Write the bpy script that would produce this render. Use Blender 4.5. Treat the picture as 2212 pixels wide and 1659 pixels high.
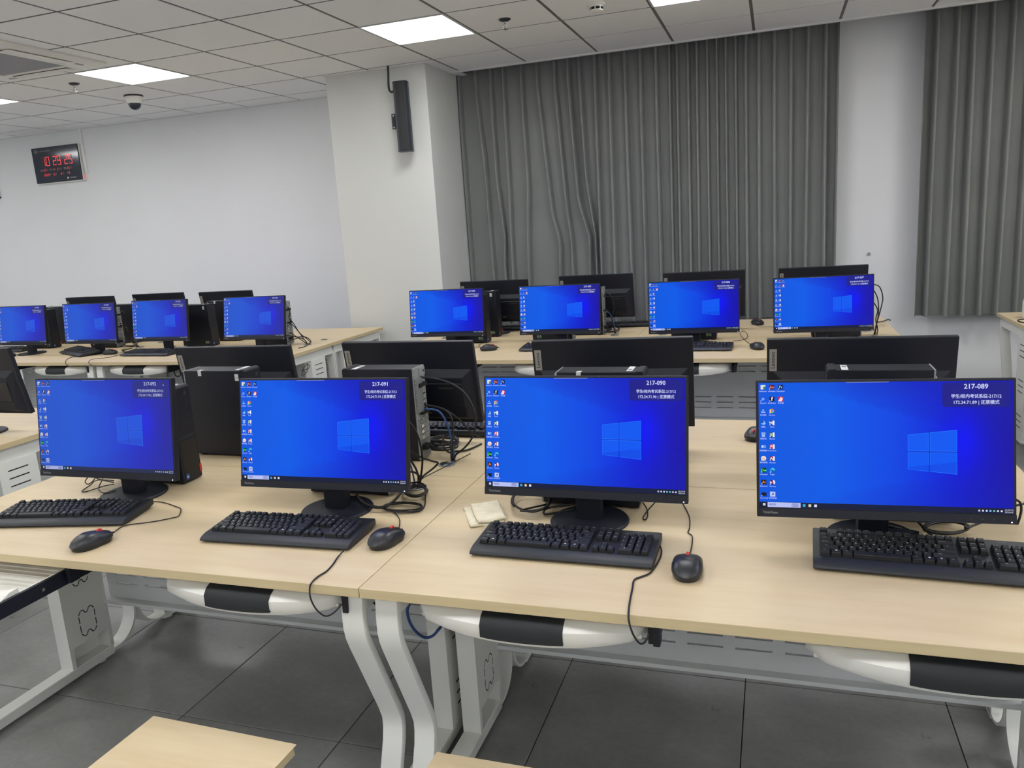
import bpy, bmesh, math, random
from mathutils import Matrix, Vector
random.seed(7)
C = bpy.context.scene.collection
SC = bpy.context.scene
for o in list(bpy.data.objects): bpy.data.objects.remove(o)

# ------------------------------------------------------------------ camera, world, exposure
F_PX, YAW, PITCH, ROLL, CAM_H = 1691.5, 0.33026, -0.20135, -0.0654, 1.5512
def camera():
    cy, sy, cp, sp = math.cos(YAW), math.sin(YAW), math.cos(PITCH), math.sin(PITCH)
    f = Vector((-sy*cp, cy*cp, sp)); r = Vector((cy, sy, 0)); u = r.cross(f)
    c, s = math.cos(ROLL), math.sin(ROLL)
    r2 = c*r + s*u; u2 = -s*r + c*u
    cam = bpy.data.cameras.new('camera'); ob = bpy.data.objects.new('camera', cam); C.objects.link(ob)
    cam.sensor_width = 36; cam.lens = F_PX/2212*36; cam.clip_start = .05
    m = Matrix((r2, u2, -f)).transposed().to_4x4(); m.translation = (0, 0, CAM_H)
    ob.matrix_world = m; SC.camera = ob
camera()
w = bpy.data.worlds.new('world'); SC.world = w; w.use_nodes = True
w.node_tree.nodes['Background'].inputs[0].default_value = (.8, .85, .9, 1)
w.node_tree.nodes['Background'].inputs[1].default_value = .05
SC.view_settings.view_transform = 'Standard'; SC.view_settings.look = 'None'
SC.view_settings.gamma = 1; SC.view_settings.use_curve_mapping = False
SC.view_settings.exposure = 0.0
SC.cycles.diffuse_bounces = 8; SC.cycles.max_bounces = 12
LIGHT_POWER = 17.6

HC = 2.853                       # ceiling height
GX, GY = -3.7537, 4.2497         # ceiling grid origin
YW = 6.97                        # far wall
XL, XR, YB = -10.4, 4.2, -3.2    # room extents

# ------------------------------------------------------------------ helpers
def lin(c):
    return tuple(((x/255)/12.92 if x/255 <= .04045 else ((x/255+.055)/1.055)**2.4) for x in c)
MATS = {}
def mat(name, rgb=None, rough=.5, metal=0, spec=.5, emit=0, build=None):
    if name in MATS: return MATS[name]
    m = bpy.data.materials.new(name); m.use_nodes = True; MATS[name] = m
    nt = m.node_tree; b = nt.nodes['Principled BSDF']
    if rgb: b.inputs['Base Color'].default_value = (*lin(rgb), 1)
    b.inputs['Roughness'].default_value = rough; b.inputs['Metallic'].default_value = metal
    b.inputs['Specular IOR Level'].default_value = spec
    if emit:
        b.inputs['Emission Color'].default_value = (*lin(rgb), 1); b.inputs['Emission Strength'].default_value = emit
    if build: build(nt, b)
    return m
def noise(nt, scale, detail=4, rough=.55, vec=None, sx=(1,1,1)):
    tc = nt.nodes.new('ShaderNodeTexCoord'); mp = nt.nodes.new('ShaderNodeMapping'); mp.inputs['Scale'].default_value = sx
    nt.links.new(tc.outputs[vec or 'Object'], mp.inputs['Vector'])
    n = nt.nodes.new('ShaderNodeTexNoise'); n.inputs['Scale'].default_value = scale
    n.inputs['Detail'].default_value = detail; n.inputs['Roughness'].default_value = rough
    nt.links.new(mp.outputs[0], n.inputs['Vector']); return n
def ramp(nt, src, stops):
    r = nt.nodes.new('ShaderNodeValToRGB'); e = r.color_ramp.elements
    while len(e) < len(stops): e.new(.5)
    for el, (p, c) in zip(e, stops): el.position = p; el.color = (*lin(c), 1)
    nt.links.new(src, r.inputs[0]); return r
def bump(nt, b, src, strength=.1, dist=.002):
    k = nt.nodes.new('ShaderNodeBump'); k.inputs['Strength'].default_value = strength; k.inputs['Distance'].default_value = dist
    nt.links.new(src, k.inputs['Height']); nt.links.new(k.outputs[0], b.inputs['Normal'])
def m_noise(stops, scale, sx=(1,1,1), detail=4, bmp=0, vec=None, dist=.002, rr=None):
    def f(nt, b):
        n = noise(nt, scale, detail, vec=vec, sx=sx); r = ramp(nt, n.outputs[0], stops)
        nt.links.new(r.outputs[0], b.inputs['Base Color'])
        if bmp: bump(nt, b, n.outputs[0], bmp, dist)
        if rr:
            mr = nt.nodes.new('ShaderNodeMapRange'); mr.inputs[3].default_value, mr.inputs[4].default_value = rr
            nt.links.new(n.outputs[0], mr.inputs[0]); nt.links.new(mr.outputs[0], b.inputs['Roughness'])
    return f
def attr_emit(gain, veil):
    def f(nt, b):
        a = nt.nodes.new('ShaderNodeAttribute'); a.attribute_name = 'Col'
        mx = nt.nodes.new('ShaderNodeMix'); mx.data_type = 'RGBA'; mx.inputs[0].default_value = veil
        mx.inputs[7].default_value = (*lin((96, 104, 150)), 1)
        nt.links.new(a.outputs['Color'], mx.inputs[6]); nt.links.new(mx.outputs[2], b.inputs['Emission Color'])
        b.inputs['Emission Strength'].default_value = gain; b.inputs['Base Color'].default_value = (.004, .004, .006, 1)
    return f
def attr_base(nt, b):
    a = nt.nodes.new('ShaderNodeAttribute'); a.attribute_name = 'Col'; nt.links.new(a.outputs['Color'], b.inputs['Base Color'])

mat('wall_paint', rough=.75, spec=.25, build=m_noise([(.3, (229, 230, 231)), (.7, (232, 233, 234))], 1.3, bmp=.05, dist=.001))
mat('pillar_paint', rough=.75, spec=.25, build=m_noise([(.3, (207, 208, 204)), (.7, (210, 211, 207))], 1.1, bmp=.05, dist=.001))
mat('ceiling_tile', rough=.85, spec=.2, build=m_noise([(.35, (239, 241, 241)), (.65, (242, 244, 245))], 60, bmp=.15, dist=.001))
mat('ceiling_gap', (118, 118, 118), .8)
mat('trim_white', (216, 217, 216), .5)
def f_tile(nt, b):
    n1 = noise(nt, 2.2, 6, .62, vec='Object', sx=(1, 1.7, 1)); n2 = noise(nt, 45, 3, .6)
    r = ramp(nt, n1.outputs[0], [(.3, (126, 126, 124)), (.5, (139, 139, 137)), (.7, (152, 152, 151))])
    mx = nt.nodes.new('ShaderNodeMix'); mx.data_type = 'RGBA'; mx.blend_type = 'MULTIPLY'; mx.inputs[0].default_value = .3
    r2 = ramp(nt, n2.outputs[0], [(.3, (205, 205, 205)), (.6, (255, 255, 255))])
    nt.links.new(r.outputs[0], mx.inputs[6]); nt.links.new(r2.outputs[0], mx.inputs[7]); nt.links.new(mx.outputs[2], b.inputs['Base Color'])
    mr = nt.nodes.new('ShaderNodeMapRange'); mr.inputs[3].default_value, mr.inputs[4].default_value = .2, .42
    nt.links.new(n1.outputs[0], mr.inputs[0]); nt.links.new(mr.outputs[0], b.inputs['Roughness'])
    bump(nt, b, n2.outputs[0], .04, .001)
mat('floor_tile', build=f_tile, spec=.45)
mat('grout', (38, 37, 36), .9)
def f_wood(nt, b):
    n = noise(nt, 3.0, 6, .6, sx=(1.2, 9, 1)); n2 = noise(nt, 1.1, 2, .5)
    r = ramp(nt, n.outputs[0], [(.3, (203, 183, 148)), (.55, (209, 191, 157)), (.75, (213, 196, 164))])
    mx = nt.nodes.new('ShaderNodeMix'); mx.data_type = 'RGBA'; mx.blend_type = 'MULTIPLY'; mx.inputs[0].default_value = .5
    r2 = ramp(nt, n2.outputs[0], [(.35, (242, 238, 235)), (.65, (255, 255, 255))])
    nt.links.new(r.outputs[0], mx.inputs[6]); nt.links.new(r2.outputs[0], mx.inputs[7]); nt.links.new(mx.outputs[2], b.inputs['Base Color'])
    bump(nt, b, n.outputs[0], .03, .0005)
mat('maple_laminate', rough=.42, spec=.4, build=f_wood)
mat('maple_edge', rough=.5, spec=.35, build=m_noise([(.3, (196, 178, 138)), (.7, (205, 188, 150))], 5, sx=(1, 1, 14)))
mat('white_steel', (226, 227, 222), .42, spec=.45)
mat('white_plastic', (228, 227, 220), .35, spec=.5)
mat('grey_steel_panel', (205, 208, 210), .5)
mat('slot_dark', (14, 14, 16), .8)
def f_blk(nt, b):
    n = noise(nt, 900, 2); bump(nt, b, n.outputs[0], .12, .0003)
mat('black_plastic', (21, 24, 36), .5, spec=.4, build=f_blk)
mat('black_case', (20, 23, 34), .45, spec=.45, build=f_blk)
mat('keyboard_black', (37, 40, 45), .48, spec=.45, build=f_blk)
mat('key_black', (28, 30, 34), .5, spec=.4)
mat('mouse_black', (33, 35, 39), .38, spec=.5, build=f_blk)
mat('pad_black', (34, 37, 40), .55, spec=.4, build=f_blk)
mat('cable_black', (17, 17, 19), .5)
mat('cable_blue', (42, 74, 128), .5)
mat('red_plastic', (196, 48, 44), .4)
mat('grey_print', (128, 128, 130), .5)
mat('white_print', (222, 224, 226), .5)
mat('rear_metal', (150, 156, 157), .42, metal=.25)
mat('chrome', (200, 200, 200), .18, metal=1)
mat('steel_dark', (70, 72, 76), .4, metal=.6)
mat('grommet_grey', (140, 146, 150), .45)
mat('print', rough=.5, build=attr_base)
mat('screen_bright', rough=.35, spec=.12, build=attr_emit(.96, .0))
mat('screen_off_axis', rough=.35, spec=.12, build=attr_emit(.84, .17))  # slanted view's wash-out painted in: dimmer emission with a grey-blue haze mixed in
mat('led_white', (235, 240, 255), .4, emit=2.5)
mat('led_red', (255, 70, 80), .4, emit=1.0)
mat('led_off', (64, 56, 62), .5)
mat('clock_glass', (50, 56, 68), .1, spec=.5)
mat('camera_dome', (40, 46, 58), .1, spec=.6)
mat('panel_light', (255, 255, 255), .5, emit=LIGHT_POWER)
mat('louvre_grey', (176, 177, 180), .5)
mat('intake_grey', (148, 149, 154), .6)
mat('speaker_black', (46, 51, 60), .42, spec=.45)
mat('rag_cotton', rough=.95, spec=.1, build=m_noise([(.3, (212, 203, 178)), (.7, (226, 219, 199))], 30, bmp=.4, dist=.002))
def f_curtain(nt, b):
    n = noise(nt, 420, 2, sx=(1, 1, .25)); bump(nt, b, n.outputs[0], .18, .0006)
    n2 = noise(nt, 1.6, 3); r = ramp(nt, n2.outputs[0], [(.3, (124, 126, 124)), (.7, (132, 134, 131))]); nt.links.new(r.outputs[0], b.inputs['Base Color'])
mat('curtain_grey', rough=.72, spec=.3, build=f_curtain)
def f_mesh(nt, b):
    tc = nt.nodes.new('ShaderNodeTexCoord'); v = nt.nodes.new('ShaderNodeTexVoronoi'); v.inputs['Scale'].default_value = 260; v.inputs['Randomness'].default_value = 0
    nt.links.new(tc.outputs['Object'], v.inputs['Vector'])
    r = ramp(nt, v.outputs['Distance'], [(.36, (6, 6, 8)), (.44, (32, 33, 37))]); nt.links.new(r.outputs[0], b.inputs['Base Color'])
mat('grille_black', rough=.5, build=f_mesh)
def f_perf(nt, b):
    tc = nt.nodes.new('ShaderNodeTexCoord'); v = nt.nodes.new('ShaderNodeTexVoronoi'); v.inputs['Scale'].default_value = 190; v.inputs['Randomness'].default_value = 0
    nt.links.new(tc.outputs['Object'], v.inputs['Vector'])
    r = ramp(nt, v.outputs['Distance'], [(.3, (30, 30, 33)), (.4, (150, 156, 157))]); nt.links.new(r.outputs[0], b.inputs['Base Color'])
mat('perforated_metal', rough=.45, metal=.15, build=f_perf)

class MB:
    def __init__(s): s.v = []; s.f = []; s.m = []; s.c = []
    def add(s, vs, fs, mi=0, col=None):
        n = len(s.v); s.v += [tuple(p) for p in vs]
        for f in fs: s.f.append([i+n for i in f]); s.m.append(mi); s.c.append(col)
        return s
    def box(s, x0, x1, y0, y1, z0, z1, mi=0, col=None, top=None):
        vs = [(x0,y0,z0),(x1,y0,z0),(x1,y1,z0),(x0,y1,z0),(x0,y0,z1),(x1,y0,z1),(x1,y1,z1),(x0,y1,z1)]
        s.add(vs, [(3,2,1,0),(0,1,5,4),(1,2,6,5),(2,3,7,6),(3,0,4,7)], mi, col)
        return s.add([vs[4],vs[5],vs[6],vs[7]], [(0,1,2,3)], mi if top is None else top, col) if top is not None else s._top(vs, mi, col)
    def _top(s, vs, mi, col):
        n = len(s.v)-8; s.f.append([n+4,n+5,n+6,n+7]); s.m.append(mi); s.c.append(col); return s
    def prism(s, pts, ax, a, b, mi=0, col=None):   # pts polygon in the two other axes (cyclic order), extruded a..b
        def P(p, t): return {'x': (t, p[0], p[1]), 'y': (p[0], t, p[1]), 'z': (p[0], p[1], t)}[ax]
        n = len(pts); vs = [P(p, a) for p in pts]+[P(p, b) for p in pts]
        fs = [tuple(range(n)), tuple(range(2*n-1, n-1, -1))]+[(i, i+n, (i+1) % n+n, (i+1) % n) for i in range(n)]
        return s.add(vs, fs, mi, col)
    def strip(s, path, t, x0, x1, mi=0):           # flat bar following a (y,z) path
        n = len(path); L = []; R = []
        for i, p in enumerate(path):
            a = Vector(path[max(i-1, 0)]); b = Vector(path[min(i+1, n-1)]); d = (b-a).normalized(); nn = Vector((-d.y, d.x))*t/2
            L.append((p[0]+nn.x, p[1]+nn.y)); R.append((p[0]-nn.x, p[1]-nn.y))
        vs = []
        for i in range(n): vs += [(x0, *L[i]), (x1, *L[i]), (x1, *R[i]), (x0, *R[i])]
        fs = [(0,1,2,3), (4*n-1, 4*n-2, 4*n-3, 4*n-4)]
        for i in range(n-1):
            k = 4*i
            for j in range(4): fs.append((k+j, k+4+j, k+4+(j+1) % 4, k+(j+1) % 4))
        return s.add(vs, fs, mi)
    def tube(s, path, r, n=6, mi=0, sub=3, close=False):
        P = [Vector(p) for p in path]
        if sub > 1 and len(P) > 2:
            Q = []
            for i in range(len(P)-1):
                p0, p1, p2, p3 = P[max(i-1, 0)], P[i], P[i+1], P[min(i+2, len(P)-1)]
                for k in range(sub):
                    t = k/sub
                    Q.append(.5*((2*p1)+(p2-p0)*t+(2*p0-5*p1+4*p2-p3)*t*t+(3*p1-p0-3*p2+p3)*t**3))
            Q.append(P[-1]); P = Q
        vs = []; up = None
        for i, p in enumerate(P):
            d = (P[min(i+1, len(P)-1)]-P[max(i-1, 0)])
            d = d.normalized() if d.length > 1e-9 else Vector((0, 0, 1))
            if up is None: up = d.orthogonal().normalized()
            up = (up-d*up.dot(d)); up = up.normalized() if up.length > 1e-6 else d.orthogonal().normalized()
            w = d.cross(up)
            for k in range(n):
                a = 2*math.pi*k/n; vs.append(p+r*(math.cos(a)*up+math.sin(a)*w))
        fs = []
        for i in range(len(P)-1):
            for k in range(n): fs.append((i*n+k, i*n+(k+1) % n, (i+1)*n+(k+1) % n, (i+1)*n+k))
        fs += [tuple(range(n-1, -1, -1)), tuple(range((len(P)-1)*n, len(P)*n))]
        return s.add(vs, fs, mi)
    def lathe(s, prof, n=24, c=(0,0,0), mi=0, ax='z'):
        vs = []
        for r, z in prof:
            for k in range(n):
                a = 2*math.pi*k/n; p = (r*math.cos(a), r*math.sin(a), z)
                if ax == 'y': p = (p[0], p[2], -p[1])
                if ax == 'x': p = (p[2], p[0], p[1])
                vs.append((p[0]+c[0], p[1]+c[1], p[2]+c[2]))
        fs = []
        for i in range(len(prof)-1):
            for k in range(n): fs.append((i*n+k, i*n+(k+1) % n, (i+1)*n+(k+1) % n, (i+1)*n+k))
        if prof[0][0] > 1e-6: fs.append(tuple(range(n-1, -1, -1)))
        if prof[-1][0] > 1e-6: fs.append(tuple(range((len(prof)-1)*n, len(prof)*n)))
        return s.add(vs, fs, mi)
    def poly(s, pts, mi=0, col=None): return s.add(pts, [tuple(range(len(pts)))], mi, col)
    def rect(s, o, X, Y, u0, u1, v0, v1, mi=0, col=None):   # rectangle in plane o + u X + v Y
        o, X, Y = Vector(o), Vector(X), Vector(Y)
        return s.poly([o+X*u0+Y*v0, o+X*u1+Y*v0, o+X*u1+Y*v1, o+X*u0+Y*v1], mi, col)
    def text(s, body, size, o, X, Y, align='CENTER', bold=0, mi=0, col=None, width=None):
        key = (body, align, bold)
        if key not in TXT:
            cu = bpy.data.curves.new('t', 'FONT'); cu.body = body; cu.resolution_u = 2; cu.offset = bold; cu.align_x = align; cu.align_y = 'CENTER'
            ob = bpy.data.objects.new('t', cu); me = bpy.data.meshes.new_from_object(ob)
            TXT[key] = ([v.co[:2] for v in me.vertices], [tuple(p.vertices) for p in me.polygons])
            bpy.data.objects.remove(ob); bpy.data.curves.remove(cu); bpy.data.meshes.remove(me)
        vs, fs = TXT[key]; o, X, Y = Vector(o), Vector(X), Vector(Y)
        sx = size
        if width and vs:
            w0 = max(v[0] for v in vs)-min(v[0] for v in vs); sx = width/w0
        return s.add([o+X*(v[0]*sx)+Y*(v[1]*size) for v in vs], fs, mi, col)
    def mesh(s, name, mats, bevel=0, smooth=False, seg=2, normals=True):
        me = bpy.data.meshes.new(name); me.from_pydata(s.v, [], s.f)
        for m in (mats if isinstance(mats, (list, tuple)) else [mats]): me.materials.append(MATS[m])
        for p, mi in zip(me.polygons, s.m): p.material_index = mi
        if any(c is not None for c in s.c):
            a = me.color_attributes.new('Col', 'FLOAT_COLOR', 'CORNER')
            for p, c in zip(me.polygons, s.c):
                cc = (*lin(c or (0, 0, 0)), 1)
                for li in p.loop_indices: a.data[li].color = cc
        if bevel or normals:
            bm = bmesh.new(); bm.from_mesh(me)
            if normals: bmesh.ops.recalc_face_normals(bm, faces=bm.faces)
            if bevel:
                bmesh.ops.remove_doubles(bm, verts=bm.verts, dist=1e-6)
                es = [e for e in bm.edges if e.is_manifold and e.calc_face_angle(0) > .5]
                bmesh.ops.bevel(bm, geom=es, offset=bevel, segments=seg, affect='EDGES', profile=.6, clamp_overlap=True)
            bm.to_mesh(me); bm.free()
        if smooth:
            for p in me.polygons: p.use_smooth = True
            if smooth != 1: me.set_sharp_from_angle(angle=smooth)
        me.update(); return me
    def build(s, name, mats, parent=None, **k): return put(name, s.mesh(name, mats, **k), parent)
TXT = {}
def put(name, me, parent=None, loc=None, rot=None):
    o = bpy.data.objects.new(name, me); C.objects.link(o)
    if parent: o.parent = parent
    if loc: o.location = loc
    if rot: o.rotation_euler = rot
    return o
def tag(o, label, cat, group=None):
    o['label'] = label; o['category'] = cat
    if group: o['group'] = group
    return o
def thing(name, label, cat, loc=(0,0,0), rz=0, group=None):
    o = bpy.data.objects.new(name, None); C.objects.link(o); o.empty_display_size = .05
    o.location = loc; o.rotation_euler = (0, 0, rz); return tag(o, label, cat, group)
def struct(o): o['kind'] = 'structure'; return o
def copy_tree(o, parent=None):
    c = o.copy(); C.objects.link(c); c.parent = parent
    for ch in list(o.children): copy_tree(ch, c)
    return c
def arc(cx, cy, r, a0, a1, n=6): return [(cx+r*math.cos(math.radians(a0+(a1-a0)*i/n)), cy+r*math.sin(math.radians(a0+(a1-a0)*i/n))) for i in range(n+1)]

# ------------------------------------------------------------------ room shell
def room():
    fl = struct(MB().box(XL-.2, XR+.2, YB-.2, YW+.2, -.1, -.0035).build('floor', 'grout'))
    tm = MB().box(.0015, .5985, .0015, .5985, -.0035, 0).mesh('tile', 'floor_tile', bevel=.0012, seg=1)
    FX, FY = -1.8892, 2.4697
    n = 0
    for i in range(-13, 11):
        for j in range(-6, 8):
            x, y = FX+.6*i, FY+.6*j
            if -4.9 <= x <= 2.0 and .0 <= y <= 3.8 : put('tile', tm, fl, (x, y, 0)); n += 1
    far = MB()
    for i in range(-15, 13):
        for j in range(-12, 8):
            x, y = FX+.6*i, FY+.6*j
            if -4.9 <= x <= 2.0 and .0 <= y <= 3.8: continue
            if x < XL or x+.6 > XR or y < YB or y+.6 > YW: continue
            far.box(x+.0015, x+.5985, y+.0015, y+.5985, -.0035, 0)
    o = far.build('tile', 'floor_tile', fl, normals=False); o['kind'] = 'stuff'
    # walls
    struct(MB().box(XL-.2, XR+.2, YW, YW+.2, 0, HC+.4).build('wall_back', 'wall_paint'))
    struct(MB().box(XL-.2, XL, YB, YW, 0, HC+.4).build('wall_left', 'wall_paint'))
    struct(MB().box(XR, XR+.2, YB, YW, 0, HC+.4).build('wall_right', 'wall_paint'))
    struct(MB().box(XL-.2, XR+.2, YB-.2, YB, 0, HC+.4).build('wall_front', 'wall_paint'))
    struct(MB().box(-3.565, -2.655, 6.112, YW+.02, 0, HC+.25).build('wall_pillar', 'pillar_paint', bevel=.004))
    # ceiling: grid backing, each tile in view a child
    ce = MB()
    ce.box(XL, XR, YB, 6.60, HC+.004, HC+.05).box(XL, -2.655, 6.60, YW, HC+.004, HC+.05)
    ce.box(-2.655, XR, 6.60, YW, HC+.28, HC+.32)
    ce = struct(ce.build('ceiling', 'ceiling_gap', normals=False))
    LT = set()
    lights = [(-9, 1), (-5, 1), (-2, 1), (2, 1), (5, 1), (9, 1), (12, 1)]
    lights += [(i, j) for i in (-9, -5, -2, 2, 5, 9, 12) for j in (-3, -7, -11)]
    for l in lights: LT.add(l)
    g = .0105; th = .004
    full = MB().box(g, .6-g, g, .6-g, 0, th).mesh('tile', 'ceiling_tile', bevel=.002, seg=1)
    part = {}
    rest = MB()
    for i in range(-12, 16):
        for j in range(-15, 5):
            if (i, j) in LT: continue
            x0, y0 = GX+.6*i, GY+.6*j; x1, y1 = x0+.6, y0+.6
            if x1 < XL or x0 > XR or y1 < YB: continue
            lim = 6.60 if x0 > -2.7 else YW
            if j == 3 and x0 > -2.7: lim = 6.60
            x0c, x1c, y0c, y1c = max(x0, XL), min(x1, XR), max(y0, YB), min(y1, lim)
            if j == 4 and x0 > -2.7: continue
            if y1c-y0c < .05 or x1c-x0c < .05: continue
            vis = j >= -2 and -10.4 <= x0 <= 2.6
            fullsize = abs(y1c-y0c-.6) < 1e-6 and abs(x1c-x0c-.6) < 1e-6
            if vis and fullsize: put('tile', full, ce, (x0, y0, HC))
            elif vis: MB().box(x0c+g, x1c-g, y0c+g, y1c-(g if y1c == y1 else .002), HC, HC+th).build('tile', 'ceiling_tile', ce)
            else: rest.box(x0c+g, x1c-g, y0c+g, y1c-g, HC, HC+th)
    o = rest.build('tile', 'ceiling_tile', ce, normals=False); o['kind'] = 'stuff'
    struct(MB().box(-2.655, XR, 6.585, 6.612, HC-.012, HC+.05).build('trim_1', 'trim_white', bevel=.002))
    struct(MB().box(XL, -3.565, YW-.012, YW, HC-.006, HC+.01).build('trim_2', 'trim_white'))
    struct(MB().box(-3.575, -2.645, 6.10, 6.112, HC-.005, HC+.01).box(-2.655, -2.645, 6.112, 6.6, HC-.005, HC+.01).build('trim_3', 'trim_white'))
    for k, (a, b) in enumerate(((XL, -3.565), (-2.655, XR))):
        struct(MB().box(a, b, YW-.012, YW, 0, .1).build('baseboard_back' if k == 0 else 'baseboard_right', 'grey_steel_panel', bevel=.003))
    # ceiling lights
    def panel(i, j, label, group=None):
        t = thing('ceiling_light', label, 'ceiling light', (GX+.6*i+.3, GY+.6*j+.3, HC), 0, group)
        f = MB()
        for a in ((-.296, .296, -.296, -.282), (-.296, .296, .282, .296), (-.296, -.282, -.282, .282), (.282, .296, -.282, .282)): f.box(*a, -.003, .03)
        f.build('frame', 'trim_white', t)
        MB().box(-.282, .282, -.282, .282, 0, .02).build('diffuser', 'panel_light', t)
    vis = {(-5, 1): 'square ceiling light panel cut off by the left picture edge', (-2, 1): 'square ceiling light panel between the air conditioner and the dome camera',
           (2, 1): 'square ceiling light panel just in front of the white pillar', (5, 1): 'square ceiling light panel cut off by the top picture edge near the smoke detector'}
    # grid index -> the tile whose left edge is GX+.6*i
    for (i, j) in lights:
        if (i, j) in vis: panel(i, j, vis[(i, j)])
        else: panel(i, j, 'square ceiling light panel outside the view, lighting the room', 'ceiling lights outside the view')
room()
# ------------------------------------------------------------------ desks (front edge at y=0, x 0..1.6, z up)
S_PATH = [(.052, .715), (.046, .66), (.045, .625), (.05, .595), (.062, .565), (.166, .33), (.178, .295), (.178, .265), (.17, .23), (.142, .16), (.108, .07), (.1, .045)]
J_PATH = [(.6, .03), (.66, .03)]+[(.68+.11*math.sin(t), .14-.11*math.cos(t)) for t in [i*math.pi/2/8 for i in range(9)]]+[(.79, .3), (.79, .69)]
def cat_outline(mb, x, yc, zc, w=.07, h=.1, s=1):
    # knock-out outline of a rounded square with a notch at top and bottom
    a, b = w/2, h/2
    pts = [(-a, -b+.015), (-a+.01, -b), (-.012, -b), (-.006, -b+.014), (.006, -b+.014), (.012, -b), (a-.01, -b), (a, -b+.015), (a, b-.015), (a-.01, b), (.012, b), (.006, b-.014), (-.006, b-.014), (-.012, b), (-a+.01, b), (-a, b-.015)]
    n = len(pts)
    for i in range(n):
        p, q = Vector(pts[i]), Vector(pts[(i+1) % n]); d = q-p
        p = p+d*.06; q = q-d*.06
        if i in (7, 15): 
            m = (p+q)/2; segs = [(p, m-d*.06), (m+d*.06, q)]
        else: segs = [(p, q)]
        for u, v in segs:
            t = (v-u).normalized(); nn = Vector((-t.y, t.x))*.0019
            mb.poly([(x, yc+(u+nn).x, zc+(u+nn).y), (x, yc+(v+nn).x, zc+(v+nn).y), (x, yc+(v-nn).x, zc+(v-nn).y), (x, yc+(u-nn).x, zc+(u-nn).y)])
def tray_meshes():
    M = {}
    # moulded front lip, bowed in plan
    t = MB(); N = 16; rows = []
    def sec(u, off=0, back=.06):
        yf = .0+.052*abs(u)**2.2+(.03*max(0, abs(u)-.94)/.06)
        zb = .646+.02*abs(u)**2.4
        return [(yf+back, .713+off), (yf+.035, .711+off), (yf+.012-off*.6, .701+off), (yf-off, .688), (yf-off, max(.668, zb+.008)), (yf+(.01 if not off else -off), zb if not off else zb+.012), (yf+back, zb if not off else zb+.012)]
    for i in range(N+1):
        u = -1+2*i/N; rows.append([(u*.272, y, z) for y, z in sec(u)])
    k = len(rows[0]); vs = [p for r in rows for p in r]; fs = []
    for i in range(N):
        for j in range(k): fs.append((i*k+j, (i+1)*k+j, (i+1)*k+(j+1) % k, i*k+(j+1) % k))
    fs += [tuple(range(k)), tuple(range(N*k+k-1, N*k-1, -1))]
    t.add(vs, fs); M['lip'] = t.mesh('front_lip', 'white_plastic', smooth=.7)
    p = MB(); vs = []; n2 = 8
    for i in range(n2+1):
        u = (-1+2*i/n2)*.36; x = u*.272
        if i == 0: x += .006
        vs += [(x-(.006 if 0 < i < n2 else 0)*0, y, z) for y, z in sec(u, .0025, .05)]
    fs = []
    for i in range(n2):
        for j in range(k): fs.append((i*k+j, (i+1)*k+j, (i+1)*k+(j+1) % k, i*k+(j+1) % k))
    fs += [tuple(range(k)), tuple(range(n2*k+k-1, n2*k-1, -1))]
    p.add(vs, fs); M['pad'] = p.mesh('palm_rest', 'pad_black', smooth=.7)
    b = MB().box(-.258, .258, .06, .36, .664, .672)
    b.box(-.27, -.262, .09, .36, .664, .697).box(.262, .27, .09, .36, .672, .697).box(-.262, .262, .352, .36, .672, .697)
    M['base'] = b.mesh('tray_base', 'white_plastic')
    r = MB()
    for i in range(12): r.box(-.255, .255, .085+.021*i, .094+.021*i, .672, .6745)
    M['ribs'] = r.mesh('tray_ribs', 'white_plastic')
    for sx, key in ((-1, 'l'), (1, 'r')):
        r = MB(); a, c = sorted((sx*.2735, sx*.284)); r.box(a, c, .05 if sx > 0 else .16, .37, .66, .70, 0)
        for yy in (.2, .32): r.lathe([(.005, 0), (.005, .0015)], 8, (sx*.284 if sx > 0 else -.2855, yy, .68), 1, 'x')
        M['runner'+key] = r.mesh('runner', ['black_plastic', 'chrome'])
        r = MB(); a, c = sorted((sx*.2865, sx*(.297 if sx > 0 else .292))); r.box(a, c, .06 if sx > 0 else .16, .40, .665 if sx > 0 else .7, .71)
        a, c = sorted((sx*.284, sx*(.325 if sx > 0 else .30))); r.box(a, c, .16, .19, .7, .725).box(a, c, .3, .33, .7, .725)
        a, c = sorted((sx*.2865, sx*.305)); 
        if sx > 0: r.box(a, c-.004, .03, .062, .665, .712)
        M['bracket'+key] = r.mesh('bracket', 'black_plastic', bevel=.0015, seg=1)
    return M
TRAY = tray_meshes()
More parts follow.
